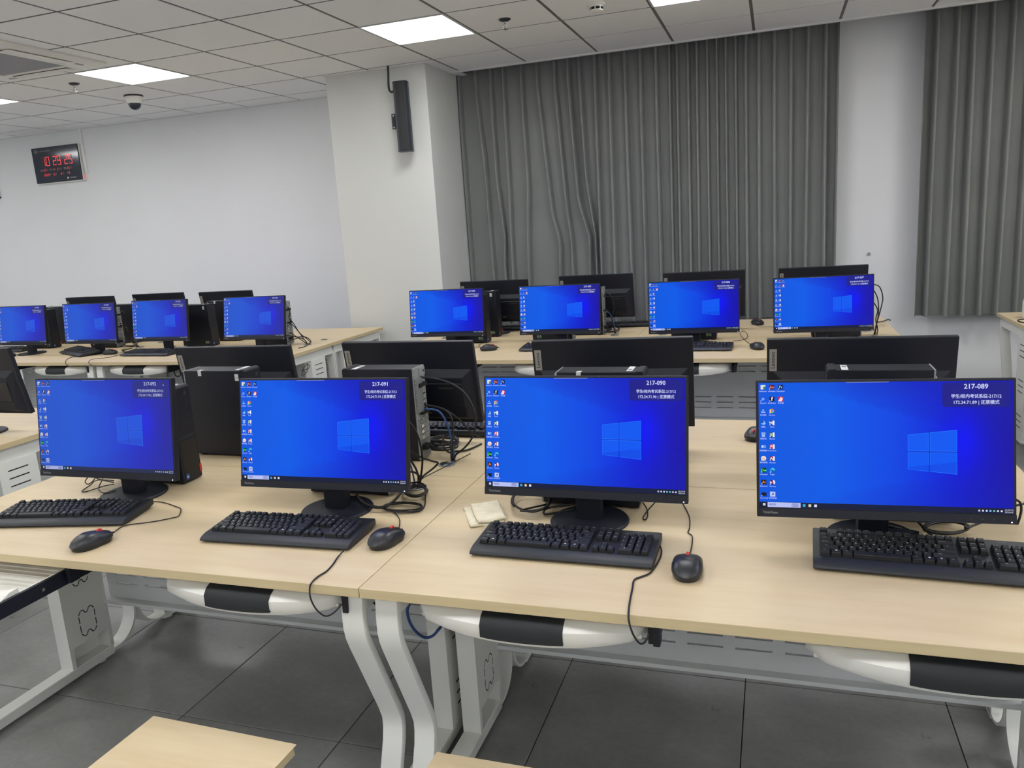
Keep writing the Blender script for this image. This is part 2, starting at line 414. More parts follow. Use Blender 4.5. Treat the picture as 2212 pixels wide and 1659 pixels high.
def desk_meshes():
    M = {}
    top = MB().box(.001, 1.599, .001, .799, .7255, .75, 1, top=0); M['top'] = top.mesh('tabletop', ['maple_laminate', 'maple_edge'], bevel=.0018)
    M['S'] = MB().strip(S_PATH, .022, .017, .075).mesh('front_leg', 'white_steel', bevel=.003, smooth=.6)
    M['J'] = MB().strip(J_PATH, .009, .017, .075).mesh('rear_strip', 'white_steel', smooth=.6)
    f = MB().box(.017, .075, .07, .665, .014, .05).lathe([(.018, 0), (.018, .008), (.006, .014)], 12, (.046, .11, 0)).lathe([(.018, 0), (.018, .008), (.006, .014)], 12, (.046, .62, 0))
    M['foot'] = f.mesh('foot', 'white_steel', bevel=.002, seg=1)
    b = MB()
    b.box(.017, .075, .475, .667, .125, .662).box(.017, .075, .475, .492, .05, .125).box(.017, .075, .65, .667, .05, .125).box(.017, .019, .492, .65, .05, .125)
    M['box'] = b.mesh('cable_box', 'white_steel')
    s = MB()
    for zg in (.62, .40, .18):
        for k in range(3): s.box(.0162, .0172, .525, .625, zg-.036*k-.0025, zg-.036*k+.0025)
    M['slots'] = s.mesh('vent_slots', 'slot_dark')
    k = MB(); cat_outline(k, .0753, .571, .20); cat_outline(k, .0753, .571, .40); M['cut'] = k.mesh('knockout_outline', 'slot_dark')
    M['beam'] = MB().box(.021, .071, .05, .785, .662, .7255).mesh('top_beam', 'white_steel', bevel=.002, seg=1)
    p = MB().box(.075, 1.525, .655, .692, .228, .241)
    zs = sorted((.61, .575, .54, .374, .338, .302)); lo = .24
    for z in zs:
        p.box(.075, 1.525, .686, .692, lo, z-.0032); lo = z+.0032
        x = .075
        for i in range(10):
            x1 = .12+.137*i; p.box(x, x1, .686, .692, z-.0032, z+.0032); x = x1+.103
        p.box(x, 1.525, .686, .692, z-.0032, z+.0032)
    p.box(.075, 1.525, .686, .692, lo, .668); M['panel'] = p.mesh('modesty_panel', 'grey_steel_panel')
    g = MB().lathe([(.03, .7502), (.031, .752), (.026, .7535), (.0, .7535)], 20, (0, 0, 0)); M['grommet'] = g.mesh('grommet', 'grommet_grey', smooth=.7)
    g = MB()
    for k in range(5):
        a = k*.5-1.0; g.box(-.018, .018, a*.008-.0012, a*.008+.0012, .7535, .7538)
    g.poly([(.004, -.027, .7539), (.024, -.012, .7539), (.024, .012, .7539), (.004, .027, .7539)])
    M['gslot'] = g.mesh('cable_hole', 'slot_dark')
    return M
DM = desk_meshes()
def desk(x, y, rot, label, trays=(0, 0), group=None):
    d = thing('computer_desk', label, 'desk', (x, y, 0), rot, group)
    put('tabletop', DM['top'], d)
    for side in (0, 1):
        def P(n, m):
            o = put(n, DM[m], d)
            if side: o.location = (1.6, 0, 0); o.scale = (-1, 1, 1)
            return o
        P('front_leg', 'S'); P('foot', 'foot'); P('rear_strip', 'J'); P('top_beam', 'beam')
        b = P('cable_box', 'box'); put('vent_slots', DM['slots'], b)['kind'] = 'stuff'; put('knockout_outline', DM['cut'], b)['kind'] = 'stuff'
    put('modesty_panel', DM['panel'], d)
    for gx in (.165, 1.435):
        g = put('grommet', DM['grommet'], d, (gx, .68, 0)); put('cable_hole', DM['gslot'], g)
    for cx, out in zip((.385, 1.245), trays):
        if out is None: continue
        t = put('keyboard_tray', TRAY['base'], d, (cx, -out, 0))
        put('front_lip', TRAY['lip'], t); put('palm_rest', TRAY['pad'], t); put('tray_ribs', TRAY['ribs'], t); put('runner', TRAY['runnerl'], t); put('runner', TRAY['runnerr'], t)
        put('tray_bracket', TRAY['bracketl'], d, (cx, 0, 0)); put('tray_bracket', TRAY['bracketr'], d, (cx, 0, 0))
    return d
PI = math.pi
AX, AY = -.911, 1.467
desk(AX-1.6, AY, 0, 'maple desk carrying the monitors numbered 217-092 and 217-091', (.24, 0))
desk(AX, AY, 0, 'maple desk carrying the monitors numbered 217-090 and 217-089')
desk(AX, AY+1.6, PI, 'maple desk back to back behind monitors 217-092 and 217-091')
desk(AX+1.6, AY+1.6, PI, 'maple desk back to back behind monitors 217-090 and 217-089')
desk(-3.205-1.6, AY, 0, 'white-legged desk glimpsed low at the left edge under the front desk')
desk(-3.205, AY+1.6, PI, 'maple desk at the left edge under the reversed monitor cut off by the picture')
BX, BY = -.885, 4.4
desk(BX-1.6, BY, 0, 'maple desk carrying the small monitors numbered 217-040 and 217-039')
desk(BX, BY, 0, 'maple desk carrying the small monitors numbered 217-038 and 217-037')
desk(BX, BY+1.6, PI, 'maple desk nearest the curtain behind monitors 217-040 and 217-039')
desk(BX+1.6, BY+1.6, PI, 'maple desk nearest the curtain behind monitors 217-038 and 217-037')
LX, LY = -3.21, 4.43
desk(LX-3.2, LY, 0, 'maple desk at far left cut by the picture edge under the skewed keyboard')
desk(LX-1.6, LY, 0, 'maple desk at middle left with two bright screens beside the aisle')
desk(LX-1.6, LY+1.6, PI, 'maple desk along the clock wall, left one of the pair')
desk(LX, LY+1.6, PI, 'maple desk by the pillar whose bare far corner points to the aisle')
desk(1.43, 4.46, 0, 'maple desk at the right edge, front one of the pair beside the aisle', (None, None))
desk(3.03, 6.06, PI, 'maple desk at the right edge under the far curtain with a bare corner')

# ------------------------------------------------------------------ monitors
MW, MH = .54, .32
SX0, SX1, SZ0, SZ1 = -.2645, .2645, .0225, .314
def wall_rgb(u, v):
    def mix(a, b, t): t = max(0, min(1, t)); return tuple(x+(y-x)*t for x, y in zip(a, b))
    st = [(0, (2, 88, 226)), (.3, (0, 92, 236)), (.55, (0, 70, 232)), (.7, (0, 44, 226)), (.82, (6, 18, 212)), (1, (20, 8, 166))]
    c = st[-1][1]
    for (a, ca), (b, cb) in zip(st, st[1:]):
        if a <= u <= b: c = mix(ca, cb, (u-a)/(b-a)); break
    up = .36-(.79-u)*.53                      # upper edge of the light beam
    if v < up: c = mix(c, (14, 20, 170), min(.55, .12+(up-v)*1.3)*max(0, min(1, (u-.1)/.3)))
    lo = .71+(.79-u)*.36
    if v > lo: c = mix(c, (10, 30, 175), min(.5, .1+(v-lo)*1.0)*max(0, min(1, (u-.15)/.4)))
    g = math.exp(-(((u-.81)/.07)**2+((v-.45)/.2)**2)); c = mix(c, (0, 10, 255), g*.8)
    return c
def UV(u, v, y=-.0008): return (SX0+(SX1-SX0)*u, y, SZ1-(SZ1-SZ0)*v)
def screen_meshes():
    M = {}
    nu, nv = 56, 32; vs = []; fs = []
    for j in range(nv+1):
        for i in range(nu+1): vs.append(UV(i/nu, j/nv, -.0006))
    for j in range(nv):
        for i in range(nu): a = j*(nu+1)+i; fs.append((a, a+nu+1, a+nu+2, a+1))
    for key, mt in (('bright', 'screen_bright'), ('dull', 'screen_off_axis')):
        me = bpy.data.meshes.new('screen'); me.from_pydata(vs, [], fs); me.materials.append(MATS[mt])
        at = me.color_attributes.new('Col', 'FLOAT_COLOR', 'POINT')
        for j in range(nv+1):
            for i in range(nu+1): at.data[j*(nu+1)+i].color = (*lin(wall_rgb(i/nu, j/nv)), 1)
        M[key] = me
    # window logo, icons, task bar
    d = MB(); X, Y = (1, 0, 0), (0, 0, 1)
    W, H = SX1-SX0, SZ1-SZ0
    def quad(u0, u1, v0, v1, col, y=-.001): d.poly([UV(u0, v1, y), UV(u1, v1, y), UV(u1, v0, y), UV(u0, v0, y)], 0, col)
    def pq(p, col, y=-.001): d.poly([UV(a, b, y) for a, b in p], 0, col)
    def T(s, u, v, size, col=(235, 238, 250), y=-.0014, al='CENTER', bold=0, width=None): d.text(s, size, UV(u, v, y), X, Y, al, bold, 0, col, width)
    def wt(u): return .41-(u-.602)*.21, .677+(u-.602)*.175
    a0, a1, b0, b1 = .602, .682, .687, .79
    for u0, u1 in ((a0, a1), (b0, b1)):
        t0, l0 = wt(u0); t1, l1 = wt(u1)
        for (p, q) in (((t0, t1), (.536, .536)), ((.545, .545), (l0, l1))):
            pq([(u0, q[0]), (u1, q[1]), (u1, p[1]), (u0, p[0])], (34, 126, 255))
            e = .0016
            pq([(u0+e, q[0]-2*e), (u1-e, q[1]-2*e), (u1-e, p[1]+2*e), (u0+e, p[0]+2*e)], (0, 88, 246), -.0012)
    pq([(a0+.002, .675), (b1-.002, .705), (b1-.002, .615), (a0+.002, .66)], (0, 76, 236), -.0013)
    quad(.682, .687, .37, .705, (0, 50, 215), -.00135); quad(.602, .79, .536, .545, (0, 50, 215), -.00135)
    for key, mt in (('bright', 'screen_bright'), ('dull', 'screen_off_axis')): M['logo_'+key] = d.mesh('window_logo', mt, normals=False)
    d = MB()
    # icon grid
    CU = (.019, .056, .093); RV = [.035+.0955*i for i in range(10)]; hw, hh = .0105, .019
    def sq(c, r, col, k=1.0): u, v = CU[c], RV[r]; quad(u-hw*k, u+hw*k, v-hh*k, v+hh*k, col, -.0011)
    def lt(c, r, s, col, size=.0085, bold=.02): T(s, CU[c], RV[r], size, col, bold=bold)
    def ring(c, r, rad, cols, y=-.0012):
        u, v = CU[c], RV[r]; n = 18
        for i in range(n):
            a, b = 2*math.pi*i/n, 2*math.pi*(i+1)/n
            d.poly([UV(u, v, y), UV(u+rad*math.cos(b), v-rad*1.81*math.sin(b), y), UV(u+rad*math.cos(a), v-rad*1.81*math.sin(a), y)], 0, cols[int(i*len(cols)/n)])
    sq(0, 0, (222, 228, 220), .95); quad(CU[0]+.001, CU[0]+.010, RV[0]-.004, RV[0]+.018, (60, 120, 110), -.0012)
    sq(1, 0, (96, 10, 26)); lt(1, 0, 'An', (230, 140, 150))
    sq(2, 0, (0, 26, 84)); lt(2, 0, 'Ps', (140, 205, 255))
    u, v = CU[0], RV[1]
    for k, col in ((1, (24, 90, 226)), (.62, (190, 210, 255)), (.35, (24, 90, 226))): pq([(u, v+hh*k), (u+hw*k, v), (u, v-hh*k), (u-hw*k, v)], col, -.0011-.0001*(1-k))
    sq(1, 1, (28, 14, 44)); lt(1, 1, 'f', (245, 240, 255), .012, .03)
    sq(2, 1, (205, 34, 50)); u, v = CU[2], RV[1]; pq([(u-hw, v+hh), (u+.004, v+hh), (u+hw*.9, v-hh*.3), (u, v-hh*.9)], (250, 225, 228), -.0012)
    u, v = CU[0], RV[2]; quad(u-.004, u+.004, v-.012, v-.002, (130, 190, 250)); quad(u-.009, u+.009, v+.006, v+.013, (190, 215, 250))
    ring(1, 2, .0105, [(222, 60, 48), (250, 200, 40), (60, 160, 80)]); ring(1, 2, .006, [(240, 240, 245)], -.0013); ring(1, 2, .0045, [(60, 110, 220)], -.0014)
    u, v = CU[0], RV[3]; ring(0, 3, .0095, [(90, 160, 240), (20, 50, 130), (110, 170, 240), (150, 200, 250)])
    def office(c, r, col, s): sq(c, r, (236, 238, 245), .95); quad(CU[c]-hw, CU[c]+.002, RV[r]-hh*.95, RV[r]+hh*.95, col, -.0012); T(s, CU[c]-.0045, RV[r], .008, (250, 250, 252), bold=.03)
    office(1, 3, (26, 60, 150), 'W'); office(1, 4, (10, 96, 66), 'X'); office(1, 5, (196, 40, 50), 'P'); office(1, 6, (130, 22, 60), 'A')
    u, v = CU[0], RV[4]; pq([(u-.006, v+.018), (u+.006, v+.018), (u+.009, v-.018), (u-.009, v-.018)], (150, 180, 240)); ring(0, 4, .004, [(40, 90, 210), (210, 225, 250)], -.0013)
    u, v = CU[0], RV[5]; quad(u-.0095, u+.0095, v-.011, v+.011, (140, 180, 245)); quad(u-.007, u-.001, v-.006, v+.005, (220, 232, 255), -.0012); quad(u+.001, u+.007, v-.006, v+.006, (60, 120, 220), -.0012)
    ring(0, 6, .011, [(240, 236, 228), (226, 214, 200)]); ring(0, 6, .005, [(226, 130, 60)], -.0013); ring(0, 6, .003, [(250, 240, 230)], -.0014)
    sq(0, 7, (6, 60, 24)); lt(0, 7, 'Dw', (80, 250, 120)); ring(1, 7, .0105, [(70, 220, 200), (40, 160, 230), (20, 90, 190)]); ring(1, 7, .004, [(16, 80, 190)], -.0013)
    sq(0, 8, (44, 18, 12)); lt(0, 8, 'Ai', (236, 150, 80)); ring(1, 8, .011, [(238, 236, 248), (60, 30, 90), (238, 236, 248), (60, 30, 90), (238, 236, 248)]); ring(1, 8, .004, [(200, 60, 80)], -.0013)
    quad(CU[0]-.0105, CU[0]+.0105, RV[9]-.012, RV[9]+.016, (20, 26, 34)); sq(1, 9, (196, 208, 244), 1.05); pq([(CU[1]-.006, RV[9]+.012), (CU[1]+.007, RV[9]+.002), (CU[1]+.002, RV[9]-.015)], (70, 100, 200), -.0012)
    cap = [['Administrator', 'Animate', 'Photoshop'], ['SmartU', 'FlashBuilder', '大白鲨'], ['此电脑', 'Chrome'], ['网络', 'Word'], ['回收站', 'Excel'], ['控制面板', 'PowerPoint'], ['极域课堂', 'Access'], ['Dreamweaver', 'Edge'], ['Illustrator', 'Cinema'], ['Terminal', '考试系统']]
    for r, row in enumerate(cap):
        for c, s in enumerate(row): T(s, CU[c], RV[r]+.033, .0042, (222, 228, 246), width=min(.0175, .0032*len(s)*(1.4 if ord(s[0]) > 255 else .72)))
    # shortcut arrows
    for r in range(10):
        for c in ((0, 1, 2) if r < 2 else (0, 1)):
            if (c, r) in ((0, 0), (0, 2), (0, 3), (0, 4), (0, 5)): continue
            u, v = CU[c], RV[r]; quad(u-.0108, u-.0068, v+.0115, v+.0185, (214, 224, 246), -.0015)
    for key, mt in (('bright', 'screen_bright'), ('dull', 'screen_off_axis')): M['icons_'+key] = d.mesh('desktop_icons', mt, normals=False)
    d = MB()
    # task bar
    quad(0, 1, .957, 1, (18, 26, 58), -.001)
    for a in (0, 1):
        for b in (0, 1): quad(.0145+.0055*a, .0195+.0055*a, .969+.0095*b, .9775+.0095*b, (240, 244, 255), -.0012)
    quad(.034, .172, .9595, .9985, (186, 196, 246), -.0012); T('搜索', .058, .979, .0062, (70, 80, 130)); ring2 = [(.044+.003*math.cos(t), .977+.0055*math.sin(t)) for t in [i*.785 for i in range(8)]]; pq(ring2[::-1], (110, 120, 170), -.0013)
    for i, x in enumerate((.140, .149, .158)):
        pq([(x+.0055*math.cos(t), .982-.010*math.sin(t)) for t in [k*.63 for k in range(10)]], (60, 66, 150), -.0014); pq([(x+.0038*math.cos(t), .982-.007*math.sin(t)) for t in [k*.63 for k in range(10)]], (186, 196, 246), -.0015)
    quad(.136, .163, .967, .970, (60, 66, 150), -.0016)
    for i, col in enumerate(((60, 170, 220), (226, 214, 170), (226, 230, 246))): quad(.181+.0235*i, .192+.0235*i, .969, .989, col, -.0012)
    for i in range(7): quad(.868+.0138*i, .875+.0138*i, .973, .986, [(200, 206, 226), (210, 214, 232), (214, 218, 236), (130, 190, 250), (110, 190, 170), (206, 210, 228), (226, 228, 240)][i], -.0012)
    T('10:29:25', .981, .971, .0048, (226, 230, 246), width=.0165); T('2026/6/6', .981, .988, .0048, (226, 230, 246), width=.0165)
    quad(.36, .53, 0, .0035, (150, 160, 190), -.0012)
    for key, mt in (('bright', 'screen_bright'), ('dull', 'screen_off_axis')): M['bar_'+key] = d.mesh('task_bar', mt, normals=False)
    return M
SM = screen_meshes()
def info_mesh(num, dull):
    d = MB(); X, Y = (1, 0, 0), (0, 0, 1)
    u0, u1, v0, v1 = .735, .988, .012, .196; r = .012; pts = []
    for cx, cy, a in ((u1-r, v1-r*1.8, 0), (u1-r, v0+r*1.8, 1), (u0+r, v0+r*1.8, 2), (u0+r, v1-r*1.8, 3)):
        for k in range(5):
            t = math.radians(-90+90*a+22.5*k); pts.append(UV(cx+r*math.cos(t), cy-r*1.8*math.sin(t), -.001))
    d.poly(pts, 0, (26, 28, 138))
    c = (u0+u1)/2; col = (206, 212, 250)
    d.text('217-0%02d' % num, .0148, UV(c, .043, -.0013), X, Y, 'CENTER', .022, 0, col, .0475)
    d.text('学生/校内考试系统-217/12', .0098, UV(c, .117, -.0013), X, Y, 'CENTER', .016, 0, col, .0985)
    d.text('172.24.71.%d | 还原模式' % num, .0098, UV(c, .163, -.0013), X, Y, 'CENTER', .016, 0, col, .0895)
    if num == 92: d.poly([UV(.955, .045, -.0013), UV(.962, .057, -.0013), UV(.955, .062, -.0013)], 0, (235, 238, 250))
    return d.mesh('station_number', 'screen_off_axis' if dull else 'screen_bright', normals=False)
def monitor_meshes():
    M = {}
    h = MB().box(-MW/2, MW/2, 0, .02, 0, MH); M['house'] = h.mesh('housing', 'black_plastic', bevel=.003)
    b = MB(); vs = [(-.255, .019, .012), (.255, .019, .012), (.255, .019, .215), (-.255, .019, .215), (-.22, .045, .03), (.22, .045, .03), (.22, .04, .185), (-.22, .04, .185)]
    b.add(vs, [(4,5,6,7), (0,1,5,4), (1,2,6,5), (2,3,7,6), (3,0,4,7), (3,2,1,0)]); M['rear'] = b.mesh('rear_cover', 'black_plastic', bevel=.002, seg=1)
    p = MB().box(-.219, -.02, .036, .0462, .07, .165); M['plate'] = p.mesh('rear_plate', 'black_case', bevel=.002, seg=1)
    t = MB().text('ThinkVision', .012, (-.15, .0465, .148), (-1, 0, 0), (0, 0, 1), 'CENTER', .01, 0, (92, 92, 94)); M['tvrear'] = t.mesh('rear_lettering', 'print', normals=False)
    t = MB()
    for i in range(3): t.rect((-.055-.009*i, .0467, .045), (-1, 0, 0), (0, 0, 1), 0, .006, 0, .004, 0, (196, 180, 60) if i < 2 else (150, 150, 150))
    M['marks'] = t.mesh('port_marks', 'print', normals=False)
    t = MB().box(.240, .2625, .0195, .0212, .215, .288, 0, (150, 147, 143)).text('Lenovo', .0172, (.2515, .0215, .2515), (0, 0, 1), (1, 0, 0), 'CENTER', .012, 0, (30, 30, 32), .055); M['tag'] = t.mesh('maker_tag', 'print', normals=False)
    c = MB().box(-MW/2, MW/2, -.0022, .002, 0, .0205); M['chin'] = c.mesh('chin', 'black_plastic', bevel=.0008, seg=1)
    t = MB().text('ThinkVision', .0085, (-.2405, -.0026, .0105), (1, 0, 0), (0, 0, 1), 'CENTER', .008, 0, (146, 146, 148), .033)
    for i in range(5): t.rect((.147+.0235*i, -.0026, .0006), (1, 0, 0), (0, 0, 1), 0, .021, 0, .0006, 0, (70, 70, 74))
    for i in range(4): t.rect((.1565+.0222*i, -.0026, .0085), (1, 0, 0), (0, 0, 1), 0, .0032, 0, .0024, 0, (60, 60, 64))
    M['logo'] = t.mesh('front_lettering', 'print', normals=False)
    M['led'] = MB().box(.2585, .2608, -.0028, -.002, .0035, .0058).mesh('power_light', 'led_white')
    n = MB().prism([(-.012, .006), (.024, .006), (.03, .09), (.034, .2), (.0, .2), (-.012, .1)], 'x', -.034, .034); M['neck'] = n.mesh('neck', 'black_plastic', bevel=.003)
    M['hinge'] = MB().box(-.05, .05, -.022, .02, .15, .215).mesh('hinge', 'black_plastic', bevel=.006)
    b = MB().lathe([(.106, 0), (.107, .004), (.103, .009), (.06, .0115), (0, .012)], 40); M['base'] = b.mesh('base', 'black_plastic', smooth=.7)
    r = MB().prism([(.0, .094), (.01, .094), (.007, .074), (.004, .074)], 'y', -.0155, -.011); M['clip'] = r.mesh('cable_clip', 'red_plastic', bevel=.002, seg=1)
    return M
MM = monitor_meshes()
def monitor(x, y, yaw, tilt, label, num=None, dull=False, away=False, zb=.09, group=None, off=.072):
    # x, y: middle of the panel's lower front edge; the base stands a little behind it
    rz = yaw+(math.pi if away else 0)
    bx, by = x-math.sin(rz)*off, y+math.cos(rz)*off
    t = thing('monitor', label, 'monitor', (bx, by, .7502), rz, group)
    L, R = (0, -off, zb), (-tilt, 0, 0)
    h = put('housing', MM['house'], t, L, R)
    for n, k in (('rear_cover', 'rear'), ('rear_plate', 'plate'), ('rear_lettering', 'tvrear'), ('port_marks', 'marks'), ('maker_tag', 'tag'), ('chin', 'chin'), ('front_lettering', 'logo'), ('power_light', 'led')): put(n, MM[k], h)
    if num:
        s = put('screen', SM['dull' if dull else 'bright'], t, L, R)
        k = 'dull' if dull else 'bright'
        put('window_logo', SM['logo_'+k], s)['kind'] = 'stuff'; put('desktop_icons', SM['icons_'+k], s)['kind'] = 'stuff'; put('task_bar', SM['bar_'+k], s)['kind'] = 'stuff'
        put('station_number', info_mesh(num, dull), s)
    else: s = put('screen', SM['bright'], t, L, R)
    put('neck', MM['neck'], t); put('hinge', MM['hinge'], t); put('base', MM['base'], t); put('cable_clip', MM['clip'], t)
    return t
NM = [(92, -2.019, 1.848, .016, .142, True), (91, -1.231, 1.85, .031, .182, False), (90, -.473, 1.881, 0, .176, False), (89, .232, 1.841, .061, .189, False),
      (40, -2.117, 4.877, .01, .117, False), (39, -1.327, 4.889, .014, .114, False), (38, -.468, 4.829, .027, .06, False), (37, .264, 4.792, .079, .09, False)]
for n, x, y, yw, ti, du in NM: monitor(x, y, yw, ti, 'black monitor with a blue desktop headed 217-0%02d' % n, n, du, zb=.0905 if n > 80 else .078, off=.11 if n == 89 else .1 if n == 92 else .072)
for n, x, y, yw, ti, lb in ((44, -5.86, 4.78, -.02, .12, 'black monitor with a blue desktop cut off by the left picture edge'), (43, -5.141, 4.785, -.018, .101, 'black monitor with a blue desktop above the skewed keyboard at far left'),
                            (42, -4.524, 4.858, -.023, .135, 'black monitor with a blue desktop above the straight keyboard at far left'), (41, -3.668, 4.863, -.009, .191, 'black monitor with a blue desktop beside the aisle, its tangled cables on the right')):
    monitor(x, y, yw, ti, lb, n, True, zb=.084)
for x, y, yw, ti, lb, *zz in ((-2.07, 2.655, .029, .156, 'reversed monitor with maker tag behind a tower between 217-092 and 217-091', 0.078), (-1.3, 2.672, -.018, .168, 'reversed monitor behind the cabled tower between 217-091 and 217-090', 0.0853),
        (-.527, 2.63, .081, .164, 'reversed monitor with maker tag right behind monitor 217-090'), (0.246, 2.64, .018, .152, 'reversed monitor with maker tag right behind monitor 217-089', 0.0793),
        (-1.994, 5.61, -.02, .166, 'reversed monitor by the curtain behind monitor 217-040', 0.0808), (-1.228, 5.651, .014, .173, 'reversed monitor by the curtain behind monitor 217-039'),
        (-.46, 5.51, .081, .157, 'reversed monitor by the curtain behind monitor 217-038'), (.291, 5.511, .047, .154, 'reversed monitor by the white wall strip behind monitor 217-037'),
        (-5.82, 5.547, .011, .159, 'reversed monitor at the clock wall, leftmost of the three'), (-5.127, 5.617, .025, .16, 'reversed monitor at the clock wall, middle of the three'), (-4.434, 5.64, 0, .16, 'reversed monitor at the clock wall, rightmost of the three', 0.0827),
        (-3.52, 2.65, 0, .18, 'reversed monitor cut off by the left picture edge with its round base')):
    monitor(x, y, yw, ti, lb, None, False, True, *zz)
# ------------------------------------------------------------------ tower computers (front at x=0, rear at x=-.285, side y 0...092)
def tower_meshes():
    M = {}
    M['body'] = MB().box(-.28, -.026, .001, .091, .006, .333).mesh('case', 'black_case', bevel=.002)
    M['feet'] = MB().box(-.26, -.24, .012, .08, 0, .007).box(-.07, -.05, .012, .08, 0, .007).mesh('feet', 'black_plastic')
    b = MB().prism([(-.028, .003), (-.002, .003), (.0, .012), (0, .155), (-.003, .165), (-.003, .328), (-.008, .336), (-.028, .336)], 'y', 0, .092); M['bezel'] = b.mesh('front_bezel', 'black_plastic', bevel=.002, seg=1)
    M['grille'] = MB().box(-.001, .0006, .008, .084, .012, .15).mesh('grille', 'grille_black')
    M['button'] = MB().lathe([(.007, 0), (.007, .0015), (.005, .0022), (0, .0022)], 14, (-.003, .066, .308), 0, 'x').mesh('power_button', 'steel_dark', smooth=.7)
    p = MB()
    for z in (.284, .27): p.lathe([(.0022, 0), (.0022, .0006)], 8, (-.0031, .07, z), 0, 'x')
    for z in (.252, .232, .212): p.box(-.0035, -.0024, .062, .074, z-.0028, z+.0028, 1)
    p.box(-.0035, -.002, .0625, .0735, .231, .233).box(-.0035, -.002, .0625, .0735, .211, .213)
    M['ports'] = p.mesh('front_ports', ['steel_dark', 'slot_dark'])
    M['badge'] = MB().box(0, .0012, .083, .0925, .022, .05).mesh('red_badge', 'red_plastic')
    s = MB().box(.0004, .0008, .014, .028, .014, .032, 0, (38, 92, 168)).box(.0006, .001, .016, .026, .02, .024, 0, (210, 222, 240)); M['chip'] = s.mesh('chip_sticker', 'print')
    s = MB().box(-.062, -.047, .0002, .0012, .024, .042, 0, (96, 150, 92)).box(-.044, -.029, .0002, .0012, .024, .042, 0, (120, 124, 120)).box(-.06, -.049, .0, .001, .036, .04, 0, (200, 215, 200)); M['lic'] = s.mesh('side_stickers', 'print')
    s = MB().box(-.06, -.042, .02, .09, .333, .3337, 0, (216, 218, 220)).box(-.057, -.045, .03, .05, .3337, .334, 0, (120, 122, 126)); M['asset'] = s.mesh('asset_sticker', 'print')
    s = MB().box(-.05, -.034, .0001, .001, .295, .32, 0, (208, 210, 212)).box(-.047, -.037, -.0002, .0008, .303, .304, 0, (90, 92, 96)).box(-.047, -.037, -.0002, .0008, .309, .31, 0, (90, 92, 96)); M['sside'] = s.mesh('side_label', 'print')
    s = MB().box(-.215, -.2, .0, .02, .333, .3337, 0, (206, 208, 210)).box(-.215, -.2, .0002, .001, .313, .3337, 0, (206, 208, 210)); M['wrap'] = s.mesh('seal_sticker', 'print')
    r = MB()
    r.box(-.2825, -.278, .001, .091, .006, .333, 0)
    r.box(-.289, -.282, .04, .09, .175, .295, 1).box(-.287, -.282, .006, .05, .3, .328, 0).lathe([(.004, 0), (.004, .002)], 10, (-.2885, .018, .315), 2, 'x')
    r.box(-.2835, -.282, .008, .036, .21, .235, 2).box(-.285, -.282, .012, .03, .214, .231, 0)
    for i in range(4):
        z = .078+.02*i; r.box(-.288, -.282, .008, .084, z, z+.014, 0).box(-.2886, -.2878, .014, .05, z+.003, z+.011, 1); r.box(-.292, -.282, .062, .08, z+.002, z+.012, 3)
    r.box(-.284, -.282, .008, .085, .01, .07, 1)
    for k in range(3): r.box(-.284, -.282, .01, .03, .16+.014*k, .169+.014*k, 2)
    r.box(-.294, -.283, .012, .07, .262, .276, 2).box(-.30, -.283, .02, .07, .166, .174, 2).box(-.305, -.283, .045, .075, .04, .058, 2)
    r.lathe([(.004, 0), (.004, .003)], 8, (-.286, .087, .31), 0, 'x')
    M['rear'] = r.mesh('rear_panel', ['rear_metal', 'perforated_metal', 'slot_dark', 'chrome'])
    return M
TM = tower_meshes()
def tower(xr, y0, front, label, rz=0):
    # xr: right-hand end, y0: near side; front: +1 the front faces right, -1 it faces left
    if front > 0: t = thing('tower_computer', label, 'computer', (xr, y0, .7502), rz)
    else: t = thing('tower_computer', label, 'computer', (xr-.285, y0+.092, .7502), math.pi+rz)
    b = put('case', TM['body'], t); put('feet', TM['feet'], t)
    f = put('front_bezel', TM['bezel'], t)
    for n, k in (('grille', 'grille'), ('power_button', 'button'), ('front_ports', 'ports'), ('red_badge', 'badge'), ('chip_sticker', 'chip')): put(n, TM[k], f)
    def flip(o):
        if front < 0: o.scale = (1, -1, 1); o.location = (0, .092, 0)
        return o
    put('asset_sticker', TM['asset'], b)
    if front > 0: put('side_label', TM['sside'], b); put('seal_sticker', TM['wrap'], b)
    flip(put('side_stickers', TM['lic'], b))
    put('rear_panel', TM['rear'], t)
